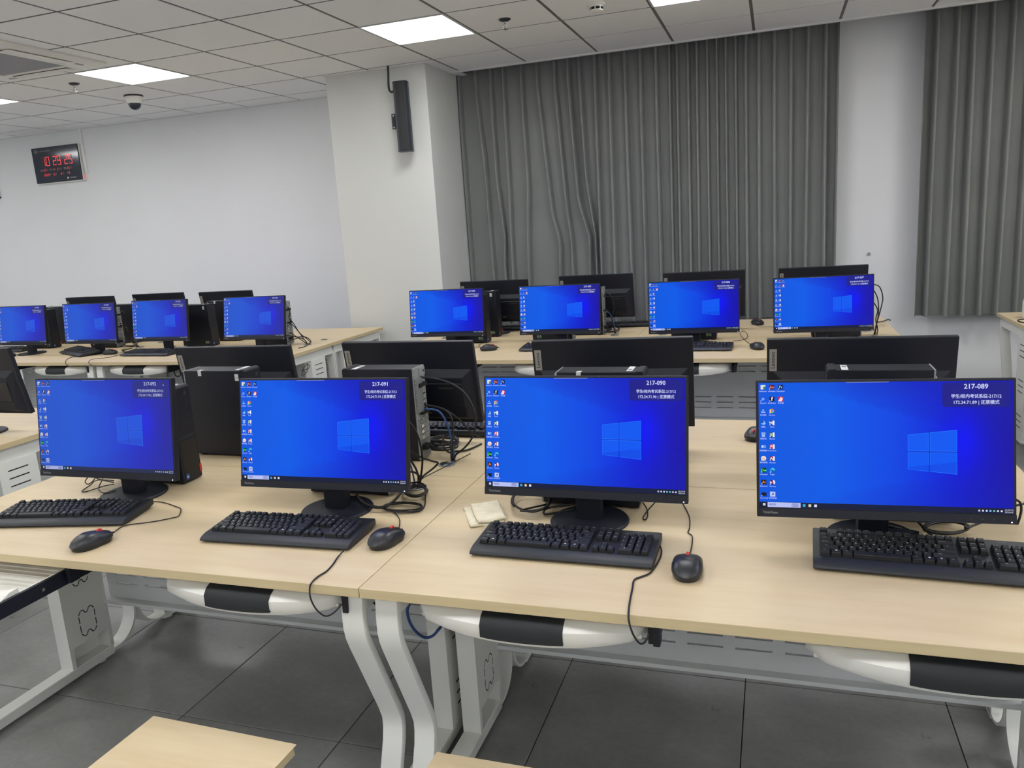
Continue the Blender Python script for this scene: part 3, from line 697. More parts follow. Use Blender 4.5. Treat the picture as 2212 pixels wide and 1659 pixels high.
for a in ((-1.91, 2.06, 1, 'tower computer with red badge standing right behind monitor 217-092'), (-1.125, 2.055, -1, 'tower computer hidden behind monitor 217-091, cables at its right end'),
          (-.355, 2.062, 1, 'tower computer hidden behind monitor 217-090, green sticker under the screen'), (.425, 2.07, -1, 'tower computer hidden behind monitor 217-089'),
          (-1.855, 2.385, 1, 'tower computer showing its wide black side between 217-092 and 217-091'), (-1.18, 2.405, -1, 'tower computer with its metal rear and cables between 217-091 and 217-090'),
          (-.375, 2.345, 1, 'tower computer peeking over the top of monitor 217-090'), (.425, 2.37, -1, 'tower computer peeking over the top of monitor 217-089'),
          (-1.897, 5.06, 1, 'tower computer under the lower right corner of monitor 217-040'), (-1.29, 5.1, -1, 'tower computer under the chin of monitor 217-039'),
          (-.35, 5.06, 1, 'tower computer with green sticker under the chin of monitor 217-038'), (.5, 5.1, -1, 'tower computer under the chin of monitor 217-037'),
          (-1.906, 5.337, 1, 'tower computer standing free between monitors 217-040 and 217-039'), (-1.13, 5.35, -1, 'tower computer behind monitor 217-039 with cables running to the desk'),
          (-5.93, 5.12, 1, 'tower computer with red badge at far left beside the cut-off screen'), (-5.2, 5.1, -1, 'tower computer with grey metal rear at far left between two screens'),
          (-4.24, 5.1, 1, 'tower computer with plain black side at far left beside the straight keyboard'), (-3.54, 5.1, -1, 'tower computer behind the screen beside the aisle'),
          (-5.97, 5.37, -1, 'tower computer at the clock wall, left one peeking between screens'), (-5.235, 5.37, -1, 'tower computer at the clock wall, middle one peeking between screens'), (-4.18, 5.37, 1, 'tower computer at the clock wall, right one before the reversed monitor')):
    tower(*a)

# ------------------------------------------------------------------ keyboards
U = .0187
def layout():
    K = []                         # (x, row, width, legend)
    def row(r, x, items):
        for it in items:
            if isinstance(it, (int, float)): x += it; continue
            s, w = it; K.append((x, r, w, s)); x += w
    one = lambda s: [(c, 1) for c in s.split()]
    row(5, 0, [('Esc', 1), 1]+one('F1 F2 F3 F4')+[.5]+one('F5 F6 F7 F8')+[.5]+one('F9 F10 F11 F12')+[.37]+one('PrtSc ScrLk Pause'))
    row(4, 0, one('~` !1 @2 #3 $4 %5 ^6 &7 *8 (9 )0 _- +=')+[('Backspace', 2), .37]+one('Insert Home PgUp')+[.37]+one('NumLk / * -'))
    row(3, 0, [('Tab', 1.5)]+one('Q W E R T Y U I O P { }')+[('|', 1.5), .37]+one('Delete End PgDn')+[.37]+one('7 8 9'))
    row(2, 0, [('CapsLock', 1.75)]+one('A S D F G H J K L ; "')+[('Enter', 2.25), .37+3+.37]+one('4 5 6'))
    row(1, 0, [('Shift', 2.25)]+one('Z X C V B N M < > ?')+[('Shift', 2.75), 1.37]+one('^')+[1.37]+one('1 2 3'))
    row(0, 0, [('Ctrl', 1.25), ('Win', 1.25), ('Alt', 1.25), ('', 6.25), ('Alt', 1.25), ('Win', 1.25), ('Menu', 1.25), ('Ctrl', 1.25), .37]+one('< v >')+[.37, ('0', 2), ('.', 1)])
    tall = [(18.37+.37+3-1+.37-.0, 3), ]
    return K
KL = layout()
NPX = 15+.37+3+.37
TALL = [(NPX+3, 2, '+'), (NPX+3, 0, 'Enter')]
KX0 = -(NPX+4)*U/2; KY0 = .036
def key_y(r): return KY0+U*.98*r+(.0045 if r == 5 else 0)
def key_z(y): return .0185+.066*y
def key_mesh(w, tall=False):
    m = MB(); W = w*U; D = U*(2 if tall else 1)*.98
    a = .0008; t = .0027; h = .0095
    vs = [(a, a, 0), (W-a, a, 0), (W-a, D-a, 0), (a, D-a, 0), (t, t*.9, h), (W-t, t*.9, h), (W-t, D-t*.55, h+.0008), (t, D-t*.55, h+.0008)]
    m.add(vs, [(0,1,5,4), (1,2,6,5), (2,3,7,6), (3,0,4,7), (4,5,6,7)]); return m
KM = {}
def key_data(w, tall=False):
    if (w, tall) not in KM: KM[(w, tall)] = key_mesh(w, tall).mesh('key', 'key_black', bevel=.0008, seg=1)
    return KM[(w, tall)]
def kb_meshes():
    M = {}
    prof = [(.0, .006), (.002, .0115), (.012, .0165), (.03, .0205), (.035, .0205), (.158, .0285), (.166, .0275), (.168, .02), (.168, .009), (.14, .004), (.02, .002)]
    b = MB().prism(prof, 'x', -.2265, .2265); M['body'] = b.mesh('case', 'keyboard_black', bevel=.003, smooth=.6)
    f = MB().box(-.2, -.175, .148, .16, -.0, .012).box(.175, .2, .148, .16, -.0, .012).box(-.2, -.17, .012, .022, 0, .004).box(.17, .2, .012, .022, 0, .004); M['feet'] = f.mesh('feet', 'black_plastic')
    L = MB(); X = (1, 0, 0); Y = (0, 1, .066)
    for x, r, w, s in KL:
        if not s: continue
        y = key_y(r); cx = KX0+(x+w/2)*U; z = key_z(y+U/2)+.0108
        if len(s) == 1: L.text(s, .0054, (cx-.0022, y+.0112, z), X, Y, 'CENTER', .01, 0)
        elif len(s) == 2 and s[0] in '~!@#$%^&*()_+': L.text(s[0], .0042, (cx-.0018, y+.0133, z), X, Y).text(s[1], .0042, (cx-.0018, y+.0075, z), X, Y)
        elif s == 'Win': L.rect((cx-.002, y+.0085, z), X, Y, 0, .0045, 0, .004)
        elif s == 'Menu': L.rect((cx-.002, y+.0085, z), X, Y, 0, .0042, 0, .001).rect((cx-.002, y+.0105, z), X, Y, 0, .0042, 0, .001).rect((cx-.002, y+.0125, z), X, Y, 0, .0042, 0, .001)
        else: L.text(s, .0034, (cx-(w-1)*U/2*.55, y+.0115, z), X, Y, 'CENTER', .004, 0)
    M['legend'] = L.mesh('key_legends', 'white_print', normals=False)
    t = MB().text('Lenovo', .0055, (.165, .1535, .0291), X, Y, 'CENTER', .008, 0); M['maker'] = t.mesh('maker_lettering', 'grey_print', normals=False)
    a = MB()
    for x, r, w, s in KL:
        k = key_mesh(w); y = key_y(r); z = key_z(y); a.add([(v[0]+KX0+x*U, v[1]+y, v[2]+z) for v in k.v], k.f)
    for x, r, s in TALL:
        k = key_mesh(1, True); y = key_y(r); z = key_z(y); a.add([(v[0]+KX0+x*U, v[1]+y, v[2]+z) for v in k.v], k.f)
    M['allkeys'] = a.mesh('keys', 'key_black')
    return M
KB = kb_meshes()
def keyboard(x, y, rz, label, near=False, cord=None, lift=0, tip=0):
    t = thing('keyboard', label, 'keyboard', (x, y, .7504+lift), rz); t.rotation_euler = (tip, 0, rz)
    put('case', KB['body'], t); put('feet', KB['feet'], t)
    if near:
        for kx, r, w, s in KL: put('key', key_data(w), t, (KX0+kx*U, key_y(r), key_z(key_y(r))), (.066, 0, 0))
        for kx, r, s in TALL: put('key', key_data(1, True), t, (KX0+kx*U, key_y(r), key_z(key_y(r))), (.066, 0, 0))
        put('maker_lettering', KB['maker'], t)
    else:
        k = put('keys', KB['allkeys'], t); k['kind'] = 'stuff'
    put('key_legends', KB['legend'], t)
    if cord: add_cord(t, cord)
    return t
def add_cord(t, name, r=.0021, mt='cable_black'):
    mw = Matrix.Translation(t.location) @ t.rotation_euler.to_matrix().to_4x4(); inv = mw.inverted()
    MB().tube([inv @ Vector(p) for p in CAB[name]], r, 6).build('cord', mt, t, smooth=1)
CAB={
 'tangle91_coil':[(-1.023,2.11,0.758),(-1.015,2.085,0.759),(-1.014,2.062,0.76),(-1.02,2.046,0.76),(-1.032,2.037,0.761),(-1.047,2.037,0.762),(-1.063,2.045,0.763),(-1.078,2.059,0.764),(-1.087,2.077,0.765),(-1.091,2.095,0.765),(-1.087,2.111,0.766),(-1.077,2.12,0.767),(-1.061,2.121,0.768),(-1.043,2.114,0.769),(-1.025,2.099,0.769),(-1.011,2.08,0.77),(-1.002,2.058,0.771),(-1.0,2.039,0.772),(-1.005,2.024,0.773),(-1.015,2.016,0.774),(-1.03,2.016,0.774),(-1.046,2.024,0.775),(-1.062,2.039,0.776),(-1.075,2.058,0.777),(-1.082,2.078,0.778),(-1.082,2.096,0.778),(-1.075,2.108,0.779),(-1.062,2.111,0.78),(-1.045,2.106,0.781),(-1.026,2.091,0.782),(-1.01,2.07,0.782),(-0.997,2.046,0.783),(-0.99,2.023,0.784),(-0.99,2.002,0.785),(-0.996,1.988,0.786),(-1.006,1.981,0.787),(-1.019,1.982,0.787),(-1.033,1.99,0.788),(-1.044,2.004,0.789),(-1.052,2.02,0.79),(-1.054,2.036,0.791),(-1.049,2.048,0.791),(-1.039,2.054,0.792),(-1.024,2.051,0.793),(-1.007,2.04,0.794),(-0.991,2.023,0.795),(-0.978,2.002,0.796),(-0.97,1.98,0.796),(-0.968,1.961,0.797),(-0.972,1.947,0.798)],
 'tangle_fa2_coil':[(-1.114,2.566,0.758),(-1.118,2.541,0.759),(-1.13,2.522,0.76),(-1.147,2.511,0.761),(-1.168,2.508,0.762),(-1.19,2.513,0.763),(-1.209,2.526,0.764),(-1.222,2.543,0.765),(-1.228,2.562,0.766),(-1.226,2.58,0.766),(-1.215,2.595,0.767),(-1.196,2.602,0.768),(-1.172,2.602,0.769),(-1.147,2.593,0.77),(-1.123,2.577,0.771),(-1.104,2.556,0.772),(-1.092,2.532,0.773),(-1.088,2.509,0.774),(-1.093,2.489,0.775),(-1.106,2.475,0.776),(-1.125,2.468,0.777),(-1.148,2.47,0.777),(-1.171,2.479,0.778),(-1.192,2.496,0.779),(-1.209,2.517,0.78),(-1.218,2.54,0.781),(-1.218,2.562,0.782),(-1.21,2.58,0.783),(-1.193,2.591,0.784),(-1.17,2.593,0.785),(-1.145,2.586,0.786),(-1.121,2.571,0.787),(-1.1,2.549,0.788),(-1.087,2.523,0.788),(-1.081,2.497,0.789),(-1.083,2.474,0.79),(-1.094,2.455,0.791),(-1.11,2.444,0.792),(-1.13,2.439,0.793),(-1.151,2.443,0.794),(-1.17,2.453,0.795),(-1.185,2.468,0.796),(-1.192,2.485,0.797),(-1.191,2.501,0.798),(-1.181,2.514,0.799),(-1.163,2.52,0.799)],
 'mouse90':[(-0.245,2.122,0.753),(-0.216,2.023,0.753),(-0.207,1.943,0.753),(-0.208,1.911,0.753),(-0.196,1.892,0.753),(-0.192,1.86,0.753),(-0.19,1.812,0.753),(-0.188,1.732,0.765)],
 'mouse91':[(-1.151,1.974,0.753),(-1.087,1.948,0.753),(-1.05,1.927,0.753),(-1.01,1.883,0.753),(-0.985,1.834,0.753),(-0.957,1.766,0.765)],
 'mouse92':[(-1.898,1.894,0.753),(-1.851,1.892,0.753),(-1.777,1.865,0.753),(-1.741,1.847,0.753),(-1.706,1.797,0.753),(-1.711,1.781,0.753),(-1.753,1.741,0.753),(-1.814,1.705,0.753),(-1.817,1.673,0.753),(-1.773,1.606,0.765)],
 'kb91':[(-1.048,1.639,0.758),(-1.049,1.612,0.753),(-1.039,1.573,0.753),(-1.033,1.531,0.753),(-1.038,1.497,0.753),(-1.034,1.465,0.753),(-1.038,1.462,0.74),(-1.034,1.455,0.72),(-1.023,1.455,0.694),(-1.006,1.46,0.675),(-0.994,1.47,0.674),(-0.982,1.48,0.683),(-0.974,1.49,0.693)],
 'kb90':[(-0.265,1.797,0.765),(-0.258,1.787,0.753),(-0.257,1.734,0.753),(-0.267,1.664,0.753),(-0.284,1.639,0.753),(-0.297,1.62,0.753),(-0.294,1.581,0.753),(-0.289,1.517,0.753),(-0.283,1.467,0.753),(-0.28,1.455,0.739),(-0.272,1.45,0.717),(-0.262,1.455,0.697),(-0.255,1.46,0.692),(-0.248,1.47,0.696),(-0.244,1.48,0.708)],
 'loop90':[(-0.344,2.048,0.775),(-0.334,2.057,0.753),(-0.325,2.006,0.753),(-0.327,1.979,0.753),(-0.335,1.991,0.753),(-0.332,2.04,0.753),(-0.311,2.056,0.775)],
 'cord91a':[(-1.222,2.015,0.77),(-1.158,1.947,0.77),(-1.117,1.927,0.765),(-1.082,1.933,0.765),(-1.069,1.967,0.77),(-1.067,2.017,0.78)],
 'cord91b':[(-1.007,2.064,0.79),(-1.013,2.069,0.755),(-0.98,1.991,0.753),(-0.978,1.946,0.753),(-1.023,1.932,0.753),(-1.079,1.938,0.753)],
 'coil91':[(-0.98,1.974,0.755),(-0.978,1.961,0.755),(-0.984,1.948,0.755),(-0.998,1.937,0.755),(-1.017,1.93,0.755),(-1.038,1.927,0.756),(-1.059,1.928,0.756),(-1.078,1.934,0.756),(-1.09,1.943,0.756),(-1.096,1.954,0.756),(-1.092,1.966,0.756),(-1.081,1.976,0.756),(-1.063,1.984,0.756),(-1.041,1.988,0.757),(-1.018,1.987,0.757),(-0.998,1.982,0.757),(-0.983,1.973,0.757),(-0.974,1.962,0.757),(-0.975,1.95,0.757),(-0.983,1.939,0.757),(-0.998,1.931,0.757),(-1.018,1.926,0.758),(-1.04,1.925,0.758),(-1.062,1.929,0.758),(-1.081,1.937,0.758),(-1.093,1.948,0.758),(-1.098,1.961,0.758),(-1.094,1.974,0.758),(-1.082,1.985,0.758),(-1.064,1.993,0.759),(-1.041,1.996,0.759),(-1.019,1.995,0.759),(-0.999,1.989,0.759),(-0.984,1.979,0.759),(-0.977,1.967,0.759),(-0.978,1.955,0.759),(-0.987,1.943,0.759),(-1.002,1.934,0.76),(-1.022,1.928,0.76),(-1.044,1.926,0.76),(-1.065,1.929,0.76),(-1.082,1.936,0.76),(-1.092,1.946,0.76),(-1.095,1.957,0.76),(-1.088,1.968,0.76),(-1.074,1.977,0.761),(-1.055,1.982,0.761),(-1.031,1.983,0.761),(-1.008,1.98,0.761),(-0.989,1.972,0.761),(-0.975,1.961,0.761),(-0.968,1.948,0.761),(-0.97,1.935,0.761),(-0.98,1.924,0.762),(-0.996,1.915,0.762),(-1.017,1.91,0.762),(-1.038,1.909,0.762),(-1.059,1.913,0.762),(-1.075,1.921,0.762),(-1.085,1.932,0.762)],
 'back91a':[(-1.096,2.16,0.971),(-1.068,2.16,0.927),(-1.056,2.16,0.866),(-1.06,2.16,0.813),(-1.081,2.172,0.752)],
 'back91b':[(-1.095,2.14,0.882),(-1.077,2.18,0.844),(-1.04,2.2,0.822),(-1.022,2.2,0.817),(-1.042,2.2,0.797),(-1.067,2.17,0.778),(-1.079,2.168,0.752)],
 'back91c':[(-1.087,2.12,0.863),(-1.074,2.14,0.819),(-1.071,2.15,0.785),(-1.082,2.163,0.752)],
 'back91blue':[(-1.083,2.11,0.858),(-1.078,2.12,0.828),(-1.083,2.14,0.788),(-1.087,2.154,0.752)],
 'back91d':[(-1.036,2.51,0.753),(-1.049,2.407,0.757),(-1.065,2.303,0.76),(-1.07,2.185,0.77),(-1.073,2.089,0.775)],
 'back91e':[(-1.086,2.1,0.816),(-1.074,2.13,0.807),(-1.069,2.16,0.778),(-1.075,2.15,0.757),(-1.059,2.043,0.78)],
 'fa2a':[(-1.182,2.46,1.044),(-1.139,2.47,1.038),(-1.079,2.47,1.023),(-1.029,2.47,0.992),(-0.994,2.46,0.945),(-0.981,2.45,0.89),(-0.995,2.44,0.834),(-1.024,2.43,0.798),(-1.057,2.43,0.773),(-1.064,2.421,0.752)],
 'fa2b':[(-1.179,2.46,0.943),(-1.139,2.47,0.936),(-1.096,2.47,0.92),(-1.075,2.46,0.894),(-1.072,2.45,0.838),(-1.069,2.421,0.752)],
 'fa2c':[(-1.175,2.47,0.939),(-1.127,2.5,0.922),(-1.08,2.53,0.876),(-1.043,2.56,0.816),(-1.024,2.6,0.788)],
 'fa2blue':[(-1.167,2.44,0.933),(-1.131,2.45,0.929),(-1.106,2.45,0.911),(-1.086,2.45,0.863),(-1.071,2.44,0.799),(-1.061,2.422,0.752)],
 'fa2power':[(-1.161,2.46,0.811),(-1.128,2.46,0.813),(-1.102,2.46,0.81),(-1.083,2.45,0.795),(-1.08,2.44,0.764),(-1.069,2.415,0.752)],
 'fa2loop':[(-1.171,2.5,0.79),(-1.13,2.5,0.784),(-1.1,2.52,0.809),(-1.145,2.54,0.811),(-1.12,2.47,0.788),(-1.093,2.46,0.77),(-1.096,2.522,0.756),(-1.061,2.547,0.755),(-1.039,2.634,0.753)],
 'coil_fa2':[(-1.145,2.666,0.757),(-1.14,2.643,0.757),(-1.142,2.622,0.757),(-1.153,2.606,0.758),(-1.169,2.596,0.758),(-1.188,2.594,0.758),(-1.209,2.599,0.758),(-1.228,2.61,0.759),(-1.243,2.626,0.759),(-1.25,2.645,0.759),(-1.25,2.663,0.759),(-1.241,2.677,0.76),(-1.226,2.686,0.76),(-1.205,2.688,0.76),(-1.182,2.683,0.76),(-1.16,2.67,0.761),(-1.143,2.653,0.761),(-1.131,2.633,0.761),(-1.128,2.613,0.761),(-1.133,2.595,0.762),(-1.145,2.583,0.762),(-1.162,2.577,0.762),(-1.184,2.579,0.762),(-1.206,2.588,0.763),(-1.226,2.603,0.763),(-1.241,2.622,0.763),(-1.249,2.644,0.763),(-1.249,2.665,0.764),(-1.241,2.682,0.764),(-1.226,2.693,0.764),(-1.206,2.697,0.764),(-1.183,2.692,0.765),(-1.163,2.681,0.765),(-1.146,2.664,0.765),(-1.136,2.645,0.765),(-1.134,2.625,0.766),(-1.14,2.609,0.766),(-1.152,2.597,0.766),(-1.171,2.592,0.766),(-1.192,2.593,0.767),(-1.214,2.602,0.767),(-1.233,2.617,0.767),(-1.246,2.635,0.767),(-1.253,2.655,0.768)],
 'c92a':[(-2.289,2.02,0.775),(-2.287,2.004,0.765),(-2.263,1.992,0.76),(-2.258,2.008,0.765),(-2.247,2.015,0.78)],
 'c92b':[(-2.155,2.002,0.775),(-2.239,2.011,0.77),(-2.254,1.993,0.757),(-2.243,1.948,0.753),(-2.22,1.942,0.753),(-2.191,1.991,0.757),(-2.148,1.993,0.765)],
 'c92c':[(-2.206,2.006,0.78),(-2.188,1.969,0.765),(-2.164,1.943,0.762),(-2.115,1.917,0.762),(-2.083,1.936,0.765)],
 'c92d':[(-2.219,1.984,0.79),(-2.179,1.984,0.78),(-2.138,1.985,0.775)],
 'coil90':[(-0.705,2.006,0.76),(-0.72,2.029,0.76),(-0.729,2.055,0.761),(-0.734,2.082,0.761),(-0.731,2.107,0.762),(-0.723,2.127,0.762),(-0.709,2.14,0.762),(-0.691,2.144,0.763),(-0.67,2.139,0.763),(-0.65,2.126,0.763),(-0.632,2.105,0.764),(-0.618,2.079,0.764),(-0.608,2.052,0.765),(-0.605,2.024,0.765),(-0.607,2.0,0.765),(-0.614,1.98,0.766),(-0.627,1.967,0.766),(-0.642,1.961,0.766),(-0.66,1.964,0.767),(-0.679,1.974,0.767),(-0.696,1.991,0.768),(-0.711,2.014,0.768),(-0.722,2.041,0.768),(-0.727,2.068,0.769),(-0.727,2.094,0.769),(-0.72,2.115,0.769),(-0.707,2.129,0.77),(-0.69,2.135,0.77),(-0.671,2.131,0.771),(-0.651,2.118,0.771),(-0.633,2.098,0.771),(-0.618,2.072,0.772),(-0.608,2.044,0.772),(-0.603,2.016,0.772),(-0.604,1.99,0.773),(-0.61,1.969,0.773),(-0.62,1.954,0.774),(-0.635,1.946,0.774),(-0.651,1.946,0.774),(-0.669,1.954,0.775),(-0.685,1.969,0.775),(-0.7,1.989,0.775),(-0.71,2.014,0.776),(-0.716,2.04,0.776),(-0.716,2.065,0.777),(-0.711,2.085,0.777),(-0.699,2.099,0.777),(-0.684,2.105,0.778),(-0.665,2.102,0.778),(-0.646,2.09,0.778),(-0.628,2.07,0.779),(-0.613,2.045,0.779),(-0.603,2.018,0.78),(-0.597,1.99,0.78),(-0.597,1.964,0.78),(-0.601,1.943,0.781),(-0.611,1.928,0.781),(-0.624,1.92,0.781),(-0.64,1.92,0.782),(-0.656,1.927,0.782),(-0.589,2.029,0.77),(-0.562,2.058,0.775)],
 'c90b':[(-0.538,2.018,0.77),(-0.595,2.001,0.765),(-0.613,1.994,0.757),(-0.602,1.967,0.757),(-0.576,1.982,0.757),(-0.527,1.997,0.765)],
 'coil89':[(0.422,1.999,0.758),(0.405,1.989,0.759),(0.387,1.983,0.759),(0.371,1.982,0.76),(0.358,1.985,0.76),(0.349,1.991,0.761),(0.345,2.001,0.761),(0.347,2.013,0.762),(0.354,2.025,0.762),(0.366,2.036,0.763),(0.381,2.045,0.763),(0.398,2.05,0.764),(0.414,2.052,0.764),(0.429,2.049,0.765),(0.44,2.042,0.765),(0.446,2.032,0.766),(0.446,2.019,0.766),(0.441,2.006,0.767),(0.432,1.993,0.767),(0.419,1.982,0.768),(0.404,1.974,0.768),(0.388,1.969,0.769),(0.373,1.968,0.769),(0.36,1.971,0.77),(0.351,1.978,0.77),(0.346,1.987,0.771),(0.347,1.999,0.771),(0.353,2.011,0.772),(0.363,2.021,0.772),(0.377,2.03,0.773),(0.392,2.035,0.773),(0.407,2.035,0.774),(0.421,2.032,0.774),(0.431,2.023,0.775),(0.437,2.012,0.775),(0.438,1.998,0.776),(0.434,1.983,0.776),(0.426,1.968,0.777),(0.414,1.955,0.777),(0.4,1.945,0.778),(0.385,1.938,0.778),(0.37,1.935,0.779),(0.358,1.936,0.779),(0.349,1.942,0.78),(0.344,1.95,0.78),(0.344,1.961,0.781),(0.348,1.973,0.781),(0.357,1.984,0.782),(0.369,1.993,0.782),(0.383,2.0,0.783),(0.398,2.003,0.783),(0.411,2.001,0.784),(0.421,1.995,0.784),(0.427,1.986,0.785),(0.429,1.975,0.785),(0.427,1.962,0.785),(0.462,2.019,0.775),(0.479,2.027,0.78)],
 'c89b':[(0.329,1.972,0.79),(0.345,1.975,0.77),(0.358,1.977,0.757),(0.356,1.975,0.753)],
 'c89c':[(0.255,1.996,0.77),(0.3,2.005,0.757),(0.335,2.0,0.753)],
 'c89r':[(0.556,2.09,0.817),(0.57,2.1,0.806),(0.574,2.1,0.788),(0.569,2.09,0.77),(0.566,2.094,0.752)],
 'c89r2':[(0.554,2.08,0.804),(0.577,2.12,0.793),(0.594,2.14,0.791)],
 'c37a':[(0.558,5.12,1.061),(0.593,5.13,1.043),(0.612,5.13,0.981),(0.603,5.12,0.919),(0.582,5.1,0.839),(0.575,5.174,0.752)],
 'c37b':[(0.56,5.1,1.025),(0.581,5.1,0.977),(0.588,5.1,0.894),(0.576,5.08,0.814),(0.58,5.173,0.752)],
 'c37c':[(0.56,5.08,0.953),(0.582,5.09,0.909),(0.572,5.08,0.855),(0.583,5.07,0.796),(0.59,5.172,0.752)],
 'c37d':[(0.631,5.498,0.78),(0.685,5.679,0.76),(0.73,5.815,0.753),(0.738,5.767,0.753)],
 'c39a':[(-1.152,5.4,1.042),(-1.115,5.41,1.036),(-1.077,5.41,1.003),(-1.064,5.4,0.932),(-1.079,5.39,0.853),(-1.062,5.404,0.752)],
 'c39b':[(-1.157,5.4,0.925),(-1.111,5.4,0.911),(-1.081,5.4,0.851),(-1.066,5.405,0.752)],
 'c39blue':[(-1.152,5.38,0.927),(-1.096,5.39,0.899),(-1.067,5.39,0.82),(-1.056,5.404,0.752)],
 'coil39':[(-1.064,5.575,0.76),(-1.055,5.497,0.761),(-1.059,5.431,0.762),(-1.074,5.386,0.764),(-1.097,5.364,0.765),(-1.126,5.366,0.766),(-1.154,5.392,0.767),(-1.179,5.435,0.768),(-1.195,5.487,0.769),(-1.2,5.54,0.771),(-1.192,5.583,0.772),(-1.171,5.607,0.773),(-1.142,5.607,0.774),(-1.109,5.582,0.775),(-1.076,5.535,0.777),(-1.049,5.474,0.778),(-1.033,5.408,0.779),(-1.028,5.346,0.78),(-1.035,5.297,0.781),(-1.053,5.268,0.783),(-1.079,5.262,0.784),(-1.11,5.279,0.785),(-1.14,5.317,0.786),(-1.166,5.372,0.787),(-1.183,5.434,0.788),(-1.188,5.493,0.79),(-1.179,5.539,0.791),(-1.159,5.564,0.792),(-1.129,5.562,0.793),(-1.095,5.533,0.794),(-1.063,5.48,0.796),(-1.036,5.411,0.797),(-1.019,5.337,0.798),(-1.013,5.267,0.799),(-1.02,5.21,0.8),(-1.036,5.171,0.802),(-1.06,5.155,0.803),(-1.088,5.162,0.804),(-1.114,5.188,0.805),(-1.136,5.229,0.806),(-1.148,5.275,0.807),(-1.149,5.319,0.809),(-1.137,5.35,0.81),(-1.114,5.36,0.811)],
 'c41a':[(-3.548,5.14,1.047),(-3.529,5.15,1.028),(-3.527,5.15,0.978),(-3.564,5.14,0.909),(-3.555,5.14,0.855),(-3.486,5.14,0.81),(-3.416,5.159,0.752)],
 'c41b':[(-3.566,5.13,0.932),(-3.514,5.15,0.899),(-3.471,5.15,0.851),(-3.433,5.15,0.797),(-3.407,5.158,0.752)],
 'c41c':[(-3.546,5.14,0.973),(-3.507,5.16,0.905),(-3.463,5.16,0.832),(-3.407,5.198,0.76),(-3.392,5.135,0.752)],
 'c41d':[(-3.548,5.1,0.828),(-3.48,5.13,0.808),(-3.411,5.15,0.804),(-3.419,5.23,0.755),(-3.333,5.018,0.753),(-3.34,4.935,0.753)],
 'c41e':[(-3.487,5.0,0.786),(-3.427,5.08,0.808),(-3.402,5.13,0.778),(-3.397,5.136,0.752)],
 'c43a':[(-5.169,5.15,1.05),(-5.134,5.16,1.033),(-5.134,5.16,0.94),(-5.095,5.15,0.843),(-5.213,5.285,0.756),(-5.002,5.125,0.756)],
 'c43b':[(-5.175,5.15,0.93),(-5.129,5.15,0.914),(-5.105,5.15,0.843),(-5.235,5.33,0.757),(-4.989,5.096,0.753)],
 'coil43':[(-5.144,5.255,0.756),(-5.088,5.191,0.757),(-5.05,5.136,0.758),(-5.033,5.096,0.759),(-5.036,5.074,0.761),(-5.058,5.07,0.762),(-5.093,5.084,0.763),(-5.136,5.112,0.764),(-5.178,5.149,0.765),(-5.213,5.188,0.766),(-5.233,5.222,0.768),(-5.234,5.245,0.769),(-5.214,5.251,0.77),(-5.175,5.238,0.771),(-5.123,5.209,0.772),(-5.066,5.167,0.773),(-5.011,5.117,0.774),(-4.965,5.068,0.776),(-4.936,5.026,0.777),(-4.925,4.995,0.778),(-4.935,4.981,0.779),(-4.963,4.984,0.78),(-5.007,5.005,0.781),(-5.059,5.041,0.783),(-5.112,5.086,0.784),(-5.159,5.134,0.785),(-5.192,5.178,0.786),(-5.204,5.21,0.787),(-5.194,5.225,0.788),(-5.161,5.219,0.789),(-5.111,5.192,0.791),(-5.05,5.148,0.792),(-4.986,5.094,0.793),(-4.928,5.035,0.794),(-4.883,4.979,0.795),(-4.855,4.933,0.796),(-4.846,4.9,0.798),(-4.855,4.884,0.799),(-4.879,4.885,0.8),(-4.914,4.901,0.801)],
 'c43c':[(-4.995,4.939,0.753),(-5.004,5.051,0.753),(-4.968,4.915,0.753),(-4.83,4.822,0.753),(-4.816,4.928,0.753)],
 'kbL2':[(-5.16,4.693,0.753),(-5.203,4.654,0.753),(-5.17,4.573,0.753),(-5.032,4.425,0.754),(-5.014,4.42,0.731),(-4.949,4.42,0.72),(-4.879,4.43,0.721),(-4.836,4.45,0.727)],
 'kbL3':[(-4.824,4.864,0.753),(-4.828,4.759,0.753),(-4.81,4.617,0.753),(-4.888,4.561,0.753),(-4.798,4.425,0.763),(-4.798,4.42,0.74),(-4.749,4.42,0.722),(-4.652,4.43,0.716),(-4.593,4.45,0.719)],
 'mouseL2':[(-4.834,4.712,0.765),(-4.915,4.848,0.753),(-4.852,4.844,0.753),(-5.029,4.963,0.753),(-5.058,5.032,0.753)],
 'mouseL1':[(-5.829,4.766,0.765),(-5.809,4.833,0.753),(-5.876,4.949,0.753),(-5.962,5.047,0.753)],
 'mouse38':[(-0.127,4.771,0.765),(-0.152,4.915,0.753),(-0.182,5.062,0.753),(-0.212,5.257,0.753),(-0.21,5.359,0.753),(-0.191,5.398,0.753),(-0.168,5.252,0.753),(-0.166,5.098,0.753),(-0.199,5.008,0.753),(-0.245,4.976,0.753)],
 'mousefar38':[(-0.112,5.565,0.765),(-0.094,5.579,0.753),(-0.055,5.574,0.753),(-0.016,5.568,0.753),(0.002,5.479,0.753),(-0.015,5.376,0.753)],
 'mouse40':[(-1.838,4.834,0.765),(-1.869,4.87,0.753),(-1.912,4.93,0.753),(-1.928,5.029,0.753),(-1.916,5.108,0.753)],
 'blueA':[(-0.918,1.72,0.581),(-0.926,1.72,0.56),(-0.921,1.72,0.527),(-0.904,1.72,0.501),(-0.881,1.72,0.488),(-0.859,1.72,0.495),(-0.842,1.72,0.513),(-0.847,1.76,0.507),(-0.853,1.8,0.519),(-0.869,1.84,0.532)],
